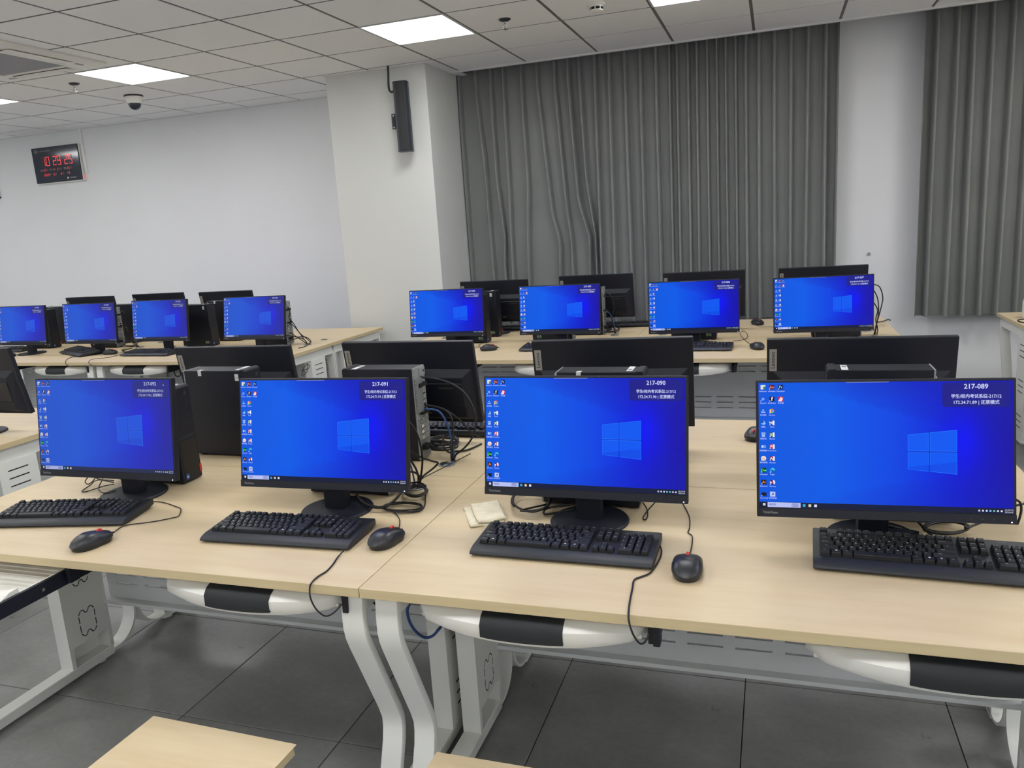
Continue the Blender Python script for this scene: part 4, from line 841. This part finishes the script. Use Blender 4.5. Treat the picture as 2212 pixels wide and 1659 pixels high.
 'legcable':[(-1.052,1.75,0.563),(-1.042,1.76,0.548),(-1.038,1.78,0.52)],
 'bl_end':[(-3.213,4.75,0.622),(-3.166,4.78,0.633),(-3.19,4.8,0.659),(-3.217,4.78,0.626),(-3.215,4.75,0.581),(-3.202,4.8,0.602),(-3.19,4.8,0.663)],
 'L3bag':[(-4.204,4.6,0.654),(-4.191,4.6,0.612),(-4.148,4.6,0.616),(-4.168,4.62,0.65)],
}

keyboard(-.491, 1.677, -.008, 'black keyboard in front of monitor 217-090', True, 'kb90')
keyboard(-1.268, 1.641, .036, 'black keyboard in front of monitor 217-091', True, 'kb91')
keyboard(-2.044, 1.651, .205, 'black keyboard in front of monitor 217-092, cut off on its left', True)
keyboard(.309, 1.733, -.037, 'black keyboard in front of monitor 217-089, cut off on its right', True, None, 0, .065)
keyboard(-.462, 4.63, -.03, 'black keyboard in front of monitor 217-038')
keyboard(-1.32, 4.68, 0, 'black keyboard corner in front of monitor 217-039')
keyboard(-5.33, 4.73, -.434, 'black keyboard lying skewed in front of a far left screen', False, 'kbL2', .002, .06)
keyboard(-4.523, 4.655, -.03, 'black keyboard lying straight in front of a far left screen', False, 'kbL3')
keyboard(-6.3, 4.9, .12, 'black keyboard beside the cut-off screen at the far left')
keyboard(-1.28, 2.885, math.pi, 'black keyboard seen under the reversed monitor beside the cabled tower')
keyboard(-1.99, 5.8, math.pi, 'black keyboard seen between monitors 217-040 and 217-039 by the curtain')
keyboard(-1.1, 5.86, math.pi+.08, 'black keyboard seen between monitors 217-039 and 217-038 by the curtain')

# ------------------------------------------------------------------ mice (nose towards +y)
def mouse_meshes():
    M = {}; L = .106
    HT = [(0, .013), (.06, .0195), (.15, .027), (.28, .034), (.42, .037), (.58, .0355), (.74, .031), (.88, .0255), (1, .019)]
    def ht(t):
        for (a, x), (b, y) in zip(HT, HT[1:]):
            if a <= t <= b: return x+(y-x)*(t-a)/(b-a)
        return HT[-1][1]
    def wd(t): return .0315*(max(0.0, 1-abs(2*t-1)**(4.2 if t > .5 else 2.6)))**.5*(1-.05*math.sin(math.pi*t)**2*(t > .5))+.0006
    n, m = 20, 12
    TS = [.5-.5*math.cos(math.pi*i/n) for i in range(n+1)]
    vs = []; fs = []
    for t in TS:
        y = -L/2+L*t; w = wd(t); h = ht(t)
        for k in range(m+1):
            a = math.pi*k/m; ca, sa = math.cos(a), math.sin(a)
            vs.append((w*math.copysign(abs(ca)**.7, ca), y, .0125+(h-.0125)*sa**.75))
    for i in range(n):
        for j in range(m): a = i*(m+1)+j; fs.append((a, a+1, a+m+2, a+m+1))
        a = i*(m+1); fs.append((a+m, a, a+m+1, a+2*m+1))
    fs.append(tuple(range(m+1))); fs.append(tuple(range(n*(m+1)+m, n*(m+1)-1, -1)))
    M['body'] = MB().add(vs, fs).mesh('shell', 'mouse_black', smooth=.9)
    vs = []; fs = []; pl = [(wd(t), -L/2+L*t) for t in TS]; pl = pl+[(-x, y) for x, y in pl[::-1]]; q = len(pl)
    for z, k in ((.0, .86), (.003, .92), (.0135, .975)): vs += [(x*k, y*k, z) for x, y in pl]
    for r in range(2):
        for i in range(q): fs.append((r*q+i, r*q+(i+1) % q, (r+1)*q+(i+1) % q, (r+1)*q+i))
    fs += [tuple(range(q-1, -1, -1)), tuple(range(2*q, 3*q))]
    M['skirt'] = MB().add(vs, fs).mesh('side_band', 'mouse_black', smooth=.7)
    M['wheel'] = MB().lathe([(.0, -.003), (.0085, -.003), (.0105, 0), (.0085, .003), (0, .003)], 18, (0, .024, .0265), 0, 'x').mesh('scroll_wheel', 'red_plastic', smooth=.7)
    M['collar'] = MB().lathe([(.0034, -.004), (.0036, .004), (.0022, .01)], 10, (0, .052, .0125), 0, 'y').mesh('cord_collar', 'cable_black', smooth=.7)
    M['text'] = MB().text('lenovo', .008, (0, -.012, .0376), (1, 0, 0), (0, 1, .05), 'CENTER', .01).mesh('maker_lettering', 'black_plastic', normals=False)
    M['seam'] = MB().tube([(0, .032, .0290), (0, .04, .0262), (0, .0525, .0195)], .0007, 4).mesh('button_seam', 'slot_dark')
    return M
MS = mouse_meshes()
def mouse(x, y, rz, label, cord=None, near=False):
    t = thing('mouse', label, 'mouse', (x, y, .7502), rz); k = 1.1
    for n, q in (('shell', 'body'), ('side_band', 'skirt'), ('scroll_wheel', 'wheel'), ('cord_collar', 'collar')): put(n, MS[q], t).scale = (k, k, k)
    if near: put('maker_lettering', MS['text'], t).scale = (k, k, k); put('button_seam', MS['seam'], t).scale = (k, k, k)
    if cord: add_cord(t, cord, .0016)
mouse(-.186, 1.682, .05, 'black mouse to the right of the keyboard before monitor 217-090', 'mouse90', True)
mouse(-.966, 1.718, -.22, 'black mouse to the right of the keyboard before monitor 217-091', 'mouse91', True)
mouse(-1.80, 1.562, -.2, 'black mouse lying in front of the keyboard before monitor 217-092', 'mouse92', True)
mouse(-.06, 2.81, math.pi-.3, 'black mouse on the rear desk peeking out left of monitor 217-089')
mouse(-.095, 4.70, .4, 'black mouse with looped cord right of the keyboard before monitor 217-038', 'mouse38')
mouse(-.115, 5.71, math.pi+.5, 'black mouse close to the curtain between monitors 217-038 and 217-037', 'mousefar38')
mouse(-1.775, 4.755, -1.1, 'black mouse under the lower right corner of monitor 217-040', 'mouse40')
mouse(-4.955, 4.775, -1.35, 'black mouse touching the skewed keyboard at far left', 'mouseL2')
mouse(-5.93, 4.69, -1.0, 'black mouse by the cut-off screen at the far left', 'mouseL1')

# ------------------------------------------------------------------ loose cables
def cable(names, label, r=.0026, mt='cable_black'):
    names = names.split()
    if len(names) == 1:
        return tag(MB().tube(CAB[names[0]], r, 7).build('cable', mt, smooth=1), label, 'cable')
    t = thing('cable_bundle', label, 'cable', CAB[names[0]][-1]); inv = Vector(t.location)
    for n in names: MB().tube([Vector(p)-inv for p in CAB[n]], r if 'coil' not in n else r*.85, 7).build('strand', mt, t, smooth=1)
    return t
cable('loop90', 'short black cord loop hanging below the chin of monitor 217-090', .0018)
cable('cord91a', 'thick black cable curving under the lower right of monitor 217-091', .0042)
cable('coil91 cord91b', 'coiled black cable lying right of the base of monitor 217-091', .0022)
cable('back91a back91b back91c back91e tangle91_coil', 'black cables dropping into the desk hole right of monitor 217-091', .0034)
cable('back91blue', 'blue network cable close behind the right edge of monitor 217-091', .0027, 'cable_blue')
cable('back91d', 'straight thin black cord running across the desk joint', .0017)
cable('fa2a fa2b fa2c fa2power fa2loop coil_fa2 tangle_fa2_coil', 'black cables arching from the metal rear of the tower to a desk hole', .0036)
cable('fa2blue', 'blue network cable arching from the metal rear of the tower', .0038, 'cable_blue')
cable('c92a c92b c92c c92d', 'tangled black cords under the left of monitor 217-092', .0019)
cable('coil90 c90b', 'coiled thick black cable left of the base of monitor 217-090', .0032)
cable('coil89 c89b c89c', 'tied coil of black cable right of the stand of monitor 217-089', .0036)
cable('c89r c89r2', 'black cables at the right edge of monitor 217-089', .003)
cable('c37a c37b c37c c37d', 'black cables hanging at the right edge of monitor 217-037', .0034)
cable('c39a c39b coil39', 'black cables tangled at the right edge of monitor 217-039', .0034)
cable('c39blue', 'blue network cable at the right edge of monitor 217-039', .003, 'cable_blue')
cable('c41a c41b c41c c41d c41e', 'black cables sprawling to a desk hole beside the aisle on the left', .0035)
cable('c43a c43b coil43 c43c', 'black cables heaped between two far left screens', .0034)
cable('blueA', 'blue network cable hanging under the front desk beside the bent legs', .004, 'cable_blue')
cable('legcable', 'short black cable between the two bent desk legs', .0035)
cable('bl_end', 'black cable loop hanging under the end of the aisle desk', .0022)
cable('L3bag', 'short black cable loop under the far left keyboard tray', .004)
tag(MB().tube([(1.46, 5.53, .753), (1.445, 5.6, .753), (1.47, 5.68, .753), (1.55, 5.69, .753), (1.62, 5.66, .753)], .004, 7).build('cable', 'cable_black', smooth=1), 'black cable on the bare corner of the right edge desk', 'cable')

# ------------------------------------------------------------------ rag, white jug
def rag():
    t = MB(); nx, ny = 14, 12
    def sheet(P, z0, th, seed):
        rnd = random.Random(seed); vs = []; fs = []
        for j in range(ny+1):
            for i in range(nx+1):
                u, v = i/nx, j/ny
                p = Vector(P[0])*(1-u)*(1-v)+Vector(P[1])*u*(1-v)+Vector(P[2])*u*v+Vector(P[3])*(1-u)*v
                z = z0+.002*math.sin(7*u+seed)*math.cos(5*v)+.0012*rnd.random()+.006*max(0, v-.75)
                if i in (0, nx) or j in (0, ny): p = p+Vector((rnd.uniform(-.002, .002), rnd.uniform(-.002, .002))); z -= .0022
                vs.append((p.x, p.y, z))
        n = len(vs); vs += [(a, b, c-th) for a, b, c in vs]
        for j in range(ny):
            for i in range(nx):
                a = j*(nx+1)+i; fs.append((a, a+1, a+nx+2, a+nx+1)); fs.append((a+n, a+nx+1+n, a+nx+2+n, a+1+n))
        bd = [i for i in range(nx)]+[nx+(nx+1)*j for j in range(ny)]+[ny*(nx+1)+i for i in range(nx, 0, -1)]+[(nx+1)*j for j in range(ny, 0, -1)]
        for i in range(len(bd)): a, b = bd[i], bd[(i+1) % len(bd)]; fs.append((a, b, b+n, a+n))
        t.add(vs, fs)
    sheet([(-.782, 1.852), (-.70, 1.905), (-.765, 2.03), (-.855, 1.99)], .7565, .004, 1)
    sheet([(-.765, 1.868), (-.695, 1.908), (-.762, 2.035), (-.835, 1.995)], .7655, .005, 2)
    tag(t.build('folded_rag', 'rag_cotton', smooth=1), 'folded cream cotton rag on the desk left of monitor 217-090', 'rag')
rag()
t = thing('plastic_jug', 'white rounded plastic jug cut off by the right picture edge', 'jug', (1.56, 5.76, .7502))
MB().lathe([(.05, 0), (.056, .01), (.057, .1), (.05, .13), (.028, .15), (.024, .155)], 28).build('body', 'white_plastic', t, smooth=.8)
MB().lathe([(.026, .155), (.026, .178), (.02, .182), (0, .182)], 20).build('cap', 'white_plastic', t, smooth=.8)

# ------------------------------------------------------------------ stools
def stool(x, y, label, rz=0):
    t = thing('stool', label, 'stool', (x, y, 0), rz)
    MB().box(-.2, .2, -.145, .145, .425, .45, 1, top=0).build('seat', ['maple_laminate', 'maple_edge'], t, bevel=.004)
    for sx in (-1, 1):
        for sy in (-1, 1): MB().prism([(sx*.165-.0125, sy*.115-.0125), (sx*.165+.0125, sy*.115-.0125), (sx*.165+.0125, sy*.115+.0125), (sx*.165-.0125, sy*.115+.0125)], 'z', 0, .425).build('leg', 'white_steel', t)
    for sy in (-1, 1): MB().box(-.165, .165, sy*.115-.01, sy*.115+.01, .4, .425).build('rail', 'white_steel', t)
    for sx in (-1, 1): MB().box(sx*.165-.01, sx*.165+.01, -.105, .105, .13, .15).build('stretcher', 'white_steel', t)
stool(-1.213, 1.154, 'light wooden stool seat at the lower left picture edge', -.03)
stool(-.483, 1.197, 'light wooden stool seat corner at the bottom picture edge right of the bent legs', 0)
# ------------------------------------------------------------------ curtains
def curtain(ridges, left, right, z0, z1, name, label, kinks={}, seed=1):
    rnd = random.Random(seed); R = [left]+ridges+[right]; nz = 34; vs = []; cols = []
    def xr(i, z):
        if i-1 in kinks:
            K = kinks[i-1]
            if z >= K[0][1]: return K[0][0]
            for (xa, za), (xb, zb) in zip(K, K[1:]):
                if zb <= z <= za: return xa+(xb-xa)*(za-z)/(za-zb)
            return K[-1][0]
        return R[i]
    depth = [rnd.uniform(.075, .095) for _ in R]; drift = [rnd.uniform(-.012, .012) for _ in R]
    SS = (0, .25, .5, .75, 1.0)                 # narrow round fold forward, wide flat valley behind
    def pleat(w, d0, d1):                       # offsets (dx, forward) across one pitch
        h0, h1 = min(.02, w*.2), min(.024, w*.24); out = []
        for t in (0, .35, .65, .88, 1.0, 1.12): out.append((h0*t, d0*(1-t**2.6) if t <= 1 else d0*.0))
        for t in (.2, .5, .8): out.append((h0*1.12+(w-h0*1.12-h1*1.12)*t, .006*math.sin(math.pi*t)))
        for t in (1.12, 1.0, .88, .65, .35): out.append((w-h1*t, d1*(1-t**2.6) if t <= 1 else 0))
        return out
    rows = []
    for j in range(nz+1):
        q = j/nz; z = z1+(z0-z1)*q; row = []
        xs = [xr(i, z)+drift[i]*q*q*(0 if i in (0, len(R)-1) else 1) for i in range(len(R))]
        for i in range(1, len(xs)): xs[i] = max(xs[i], xs[i-1]+.02)
        for i in range(len(R)-1):
            a, b = xs[i], xs[i+1]; w = b-a
            def D(k): return depth[k]*(.6+.4*min(1, q*3+.25))
            wob = .008*math.sin(3*q+i)*q
            for dx, fw in pleat(w, D(i), D(i+1)): row.append((a+dx, 6.83-fw+wob*(1 if 0 < dx < w else 0), z))
        row.append((xs[-1], 6.83-.07, z)); rows.append(row)
    n = len(rows[0]); vs = [p for r in rows for p in r]; fs = []
    for j in range(nz):
        for i in range(n-1): fs.append((j*n+i, j*n+i+1, (j+1)*n+i+1, (j+1)*n+i))
    m = len(vs); vs += [(x, y+.002, z) for x, y, z in vs]; fs += [tuple(a+m for a in reversed(f)) for f in fs]
    t = thing(name, label, 'curtain', (left, 6.77, z0))
    me = MB().add([(x-left, y-6.77, z-z0) for x, y, z in vs], fs).mesh('cloth', 'curtain_grey', smooth=1, normals=False)
    put('cloth', me, t)
    MB().box(0, right-left, -.012, .012, z1-z0-.002, z1-z0+.02).build('track', 'trim_white', t)
C1 = [-2.481, -2.343, -2.225, -2.062, -1.924, -1.77, -1.65, -1.556, -1.424, -1.301, -1.171, -1.044, -0.918, -0.808, -0.753, -0.662, -0.595, -0.513, -0.439, -0.373, -0.296, -0.221, -0.122, -0.007, 0.116, 0.238, 0.365]
KN = {0: [(-2.481, 2.7), (-2.447, 2.18), (-2.44, 1.9), (-2.43, 1.25), (-2.43, .6)], 1: [(-2.343, 2.7), (-2.338, 1.9), (-2.300, 1.45), (-2.318, 1.2), (-2.32, .6)], 2: [(-2.225, 2.7), (-2.225, 1.9), (-2.235, 1.4), (-2.24, .6)], 3: [(-2.062, 2.7), (-2.05, 1.9), (-2.08, 1.4), (-2.11, .6)],
      4: [(-1.924, 2.7), (-1.845, 1.62), (-1.788, 1.36), (-1.804, 1.05), (-1.81, .6)], 5: [(-1.77, 2.7), (-1.72, 1.7), (-1.69, 1.36), (-1.70, .6)], 6: [(-1.65, 2.7), (-1.606, 1.70), (-1.526, 1.40), (-1.534, 1.05), (-1.54, .6)], 7: [(-1.556, 2.7), (-1.53, 1.9), (-1.465, 1.4), (-1.46, .6)]}
curtain(C1, -2.64, .458, .655, 2.95, 'curtain', 'wide grey pleated curtain between the pillar and the white wall strip', KN, 3)
C2 = [1.121, 1.254, 1.357, 1.476, 1.604, 1.72, 1.85, 1.96, 2.08, 2.2, 2.33, 2.45, 2.58, 2.7]
curtain(C2, 1.032, 2.82, .64, 2.95, 'curtain', 'grey pleated curtain at the right picture edge', {}, 5)

# ------------------------------------------------------------------ ceiling fittings
def aircon():
    x0, x1, y0, y1 = -5.44, -4.49, 3.77, 4.72; cx, cy = (x0+x1)/2, (y0+y1)/2
    t = thing('air_conditioner', 'white ceiling cassette air conditioner with grey intake at the left edge', 'air conditioner', (cx, cy, HC)); h = .475
    f = MB()
    def ring(a, b, za, zb):
        for p, q, r, s in (((-a, -a), (a, -a), (b, -b), (-b, -b)), ((a, -a), (a, a), (b, b), (b, -b)), ((a, a), (-a, a), (-b, b), (b, b)), ((-a, a), (-a, -a), (-b, -b), (-b, b))):
            f.poly([(*p, za), (*q, za), (*r, zb), (*s, zb)])
    ring(h, h, -.001, -.012); ring(h, .43, -.012, -.028); ring(.43, .33, -.028, -.03); ring(.33, .3, -.03, -.034); ring(.3, .285, -.034, -.026)
    f.build('frame', 'white_plastic', t, normals=False)
    g = MB().box(-.285, .285, -.285, .285, -.03, -.02); g.build('intake_grille', 'intake_grey', t)
    for k in range(4):
        l = MB()
        vs = []
        n = 12
        for i in range(n+1):
            u = -1+2*i/n; x = u*.25; b = .012*(1-u*u)
            vs += [(x, -.415, -.0335), (x, -.352+b*0, -.0365), (x, -.345+b*.6, -.034)]
        fs = []
        for i in range(n):
            for j in range(2): fs.append((i*3+j, (i+1)*3+j, (i+1)*3+j+1, i*3+j+1))
        l.add(vs, fs); l.box(-.252, .252, -.347, -.337, -.0336, -.029, 1)
        o = l.build('louvre', ['white_plastic', 'steel_dark'], t); o.rotation_euler = (0, 0, k*math.pi/2)
        c = MB().box(.285, .345, -.40, -.38, -.033, -.028).build('corner_vent', 'louvre_grey', t); c.rotation_euler = (0, 0, k*math.pi/2)
aircon()
t = thing('dome_camera', 'white dome security camera with dark glass under the ceiling', 'camera', (-5.29, 5.81, HC))
MB().lathe([(.078, 0), (.078, -.012), (.074, -.014)], 32).build('mount_ring', 'steel_dark', t, smooth=.6)
MB().lathe([(.075, -.012), (.072, -.03), (.06, -.066), (.054, -.07)], 32).build('housing', 'white_plastic', t, smooth=.6)
MB().lathe([(.052, -.068)]+[(.052*math.cos(a), -.07-.052*math.sin(a)) for a in [i*math.pi/2/7 for i in range(8)]], 32).build('dome', 'camera_dome', t, smooth=.9)
for x, y, lb in ((-5.234, 5.137, 'fire sprinkler head on the ceiling left of the dome camera'), (-1.666, 5.189, 'fire sprinkler head on the ceiling right of the pillar light panel')):
    t = thing('sprinkler', lb, 'sprinkler', (x, y, HC))
    MB().lathe([(.04, 0), (.038, -.006), (.024, -.014), (.012, -.016)], 24).build('rose', 'steel_dark', t, smooth=.6)
    b = MB().lathe([(.009, -.012), (.009, -.03), (.005, -.032)], 12)
    for s in (-1, 1): b.tube([(s*.006, 0, -.028), (s*.013, 0, -.042), (s*.004, 0, -.06)], .0025, 6)
    b.build('frame', 'chrome', t, smooth=.8)
    MB().lathe([(.003, -.034), (.003, -.056)], 8).build('bulb', 'chrome', t, smooth=.8)
    MB().lathe([(.0, -.06), (.02, -.061), (.02, -.063), (0, -.064)], 16).build('deflector', 'chrome', t, smooth=.6)
t = thing('smoke_detector', 'white round smoke detector with dark slots at the top picture edge', 'smoke detector', (-1.048, 5.13, HC))
MB().lathe([(.056, 0), (.056, -.012), (.05, -.02), (.043, -.022)], 32).build('base', 'white_plastic', t, smooth=.6)
MB().lathe([(.042, -.02), (.04, -.05), (.028, -.056), (0, -.058)], 32).build('head', 'white_plastic', t, smooth=.6)
for k in range(8):
    a0 = k*math.pi/4+.08; vs = []
    for i in range(5):
        a = a0+i*.155; vs += [(.0424*math.cos(a), .0424*math.sin(a), -.03), (.0415*math.cos(a), .0415*math.sin(a), -.045)]
    MB().add(vs, [(2*i, 2*i+1, 2*i+3, 2*i+2) for i in range(4)]).build('slot', 'slot_dark', t, normals=False)

# ------------------------------------------------------------------ wall fittings
SEG = {'0': 'abcdef', '1': 'bc', '2': 'abged', '3': 'abgcd', '4': 'fgbc', '5': 'afgcd', '6': 'afgedc', '7': 'abc', '8': 'abcdefg', '9': 'abcdfg'}
def seven(mb_on, mb_off, ch, x, z, w, h, y):
    t = w*.17
    S = {'a': (0, w, h-t, h), 'g': (0, w, h/2-t/2, h/2+t/2), 'd': (0, w, 0, t), 'f': (0, t, h/2, h), 'b': (w-t, w, h/2, h), 'e': (0, t, 0, h/2), 'c': (w-t, w, 0, h/2)}
    for k, (a, b, c, d) in S.items():
        g = t*.18; m = mb_on if k in SEG[ch] else mb_off
        if m is not None: m.rect((x, y, z), (1, 0, 0), (0, 0, 1), a+g, b-g, c+g, d-g)
def clock():
    x0, x1, z0, z1 = -7.815, -7.162, 2.325, 2.703
    t = thing('led_clock', 'black digital wall clock reading 10 29 25 in red', 'clock', (x0, YW-.045, z0)); W, H = x1-x0, z1-z0
    MB().box(-.0, W+.012, .012, .0445, -.012, H).build('case', 'white_plastic', t, bevel=.004)
    MB().box(0, W, 0, .012, 0, H).build('face', 'clock_glass', t, bevel=.002)
    on, off = MB(), MB(); y = -.0012
    for s, x in (('10', .125), ('29', .285), ('25', .447)):
        for i, ch in enumerate(s): seven(on, off, ch, x+i*.062, .178, .048, .098, y)
    def small(s, x, z, w=.014, h=.026):
        for i, ch in enumerate(s): seven(on, None, ch, x+i*w*1.45, z, w, h, y)
    small('57', .135, .122); small('4', .268, .122); small('21', .328, .122); small('25', .47, .122); small('2026', .128, .072); small('6', .268, .072); small('6', .368, .072); small('6', .485, .072)
    on.build('lit_digits', 'led_red', t, normals=False); off.build('unlit_digits', 'led_off', t, normals=False)
    p = MB(); X, Y = (1, 0, 0), (0, 0, 1); g = (150, 148, 142)
    for s, x, z in (('湿度', .105, .135), ('%', .185, .135), ('农历', .232, .135), ('月', .297, .135), ('日', .383, .135), ('温度', .44, .135), ('℃', .528, .135), ('年', .222, .085), ('月', .3, .085), ('日', .402, .085), ('周', .468, .085)):
        p.text(s, .021, (x, y, z), X, Y, 'CENTER', 0, 0, g)
    # round emblem and a row of script-like strokes beside it
    for r, c in ((.022, (128, 126, 122)), (.018, (44, 48, 56)), (.011, (128, 126, 122))): p.poly([(.06+r*math.cos(a), y-.0002*(r < .02)-.0002*(r < .012), .338+r*math.sin(a)) for a in [k*.314 for k in range(20)]], 0, c)
    rnd = random.Random(4)
    for i in range(11): x = .092+.0165*i; p.rect((x, y, .33), X, Y, 0, .004, 0, .012+.012*rnd.random(), 0, g).rect((x, y, .333+.01*rnd.random()), X, Y, 0, .012, 0, .003, 0, g)
    for i in range(7): p.rect((.49+.013*i, y, .026), X, Y, 0, .009, 0, .012, 0, (150, 150, 150))
    p.poly([(.46+.012*math.cos(a), y, .032+.012*math.sin(a)) for a in [k*.5 for k in range(11)]], 0, (205, 205, 200))
    p.build('printing', 'print', t, normals=False)['kind'] = 'stuff'
    MB().box(W+.012, W+.02, .02, .03, .025, .04).build('status_light', 'led_red', t)
    tag(MB().box(-7.137, -7.108, YW-.018, YW, 2.385, HC).build('cable_duct', 'wall_paint', bevel=.002), 'white cable duct running from the wall clock up to the ceiling', 'cable duct')
clock()
t = thing('notice_board', 'white framed board cut off by the left picture edge', 'board', (-9.1, YW-.03, 2.217))
MB().box(-.65, .65, 0, .029, .012, .62).build('panel', 'white_plastic', t, bevel=.003)
MB().box(-.66, .665, -.006, .029, 0, .014).build('lower_rail', 'steel_dark', t, bevel=.002)
MB().box(.65, .665, -.004, .029, .014, .62).build('side_rail', 'trim_white', t, bevel=.002)

def speaker():
    t = thing('column_speaker', 'slim black column loudspeaker on the white pillar', 'speaker', (-2.83, 6.0, 2.178)); t.rotation_euler = (0, 0, .25)
    pts = [(-.045, .055), (-.06, .03), (-.06, -.015), (-.04, -.05), (.04, -.055), (.06, -.03), (.06, .03), (.045, .055)]
    MB().prism(pts, 'z', .008, .527).build('cabinet', 'speaker_black', t, bevel=.003)
    MB().prism([(-.032, -.0535), (.036, -.057), (.036, -.053), (-.032, -.0495)], 'z', .012, .522).build('front_grille', 'grille_black', t)
    for z in (0, .527):
        MB().prism([(a*1.03, b*1.03) for a, b in pts], 'z', z, z+.008).build('end_cap', 'speaker_black', t, bevel=.001, seg=1)
    MB().box(-.062, -.0595, -.012, .004, .03, .075, 0, (206, 208, 212)).build('sticker', 'print', t)
    b = thing('x', 'x', 'x'); bpy.data.objects.remove(b)
    br = MB().box(-.115, -.0, .098, .104, .19, .31).box(-.03, .03, .055, .1, .22, .28); o = br.build('wall_bracket', 'speaker_black', t, bevel=.002, seg=1)
    for z, x in ((.205, -.1), (.295, -.1), (.215, -.075), (.285, -.075)):
        MB().lathe([(.009 if x < -.09 else .004, 0), (.006 if x < -.09 else .002, -.003)], 12, (x, .098, z), 0, 'y').build('screw', 'chrome', o, smooth=.6)
    MB().tube([(-.06, .03, .475), (-.085, .04, .47), (-.105, .06, .49), (-.11, .075, .54), (-.105, .08, .62), (-.105, .085, .678)], .009, 8).build('cable', 'speaker_black', t, smooth=1)
speaker()
tag(MB().lathe([(0, 0), (.012, 0), (.013, .006), (.008, .012), (0, .013)], 14, (.72, YW-.013, 1.13), 0, 'y').build('wall_knob', 'intake_grey', smooth=.7), 'tiny grey knob on the white wall strip between the curtains', 'knob')
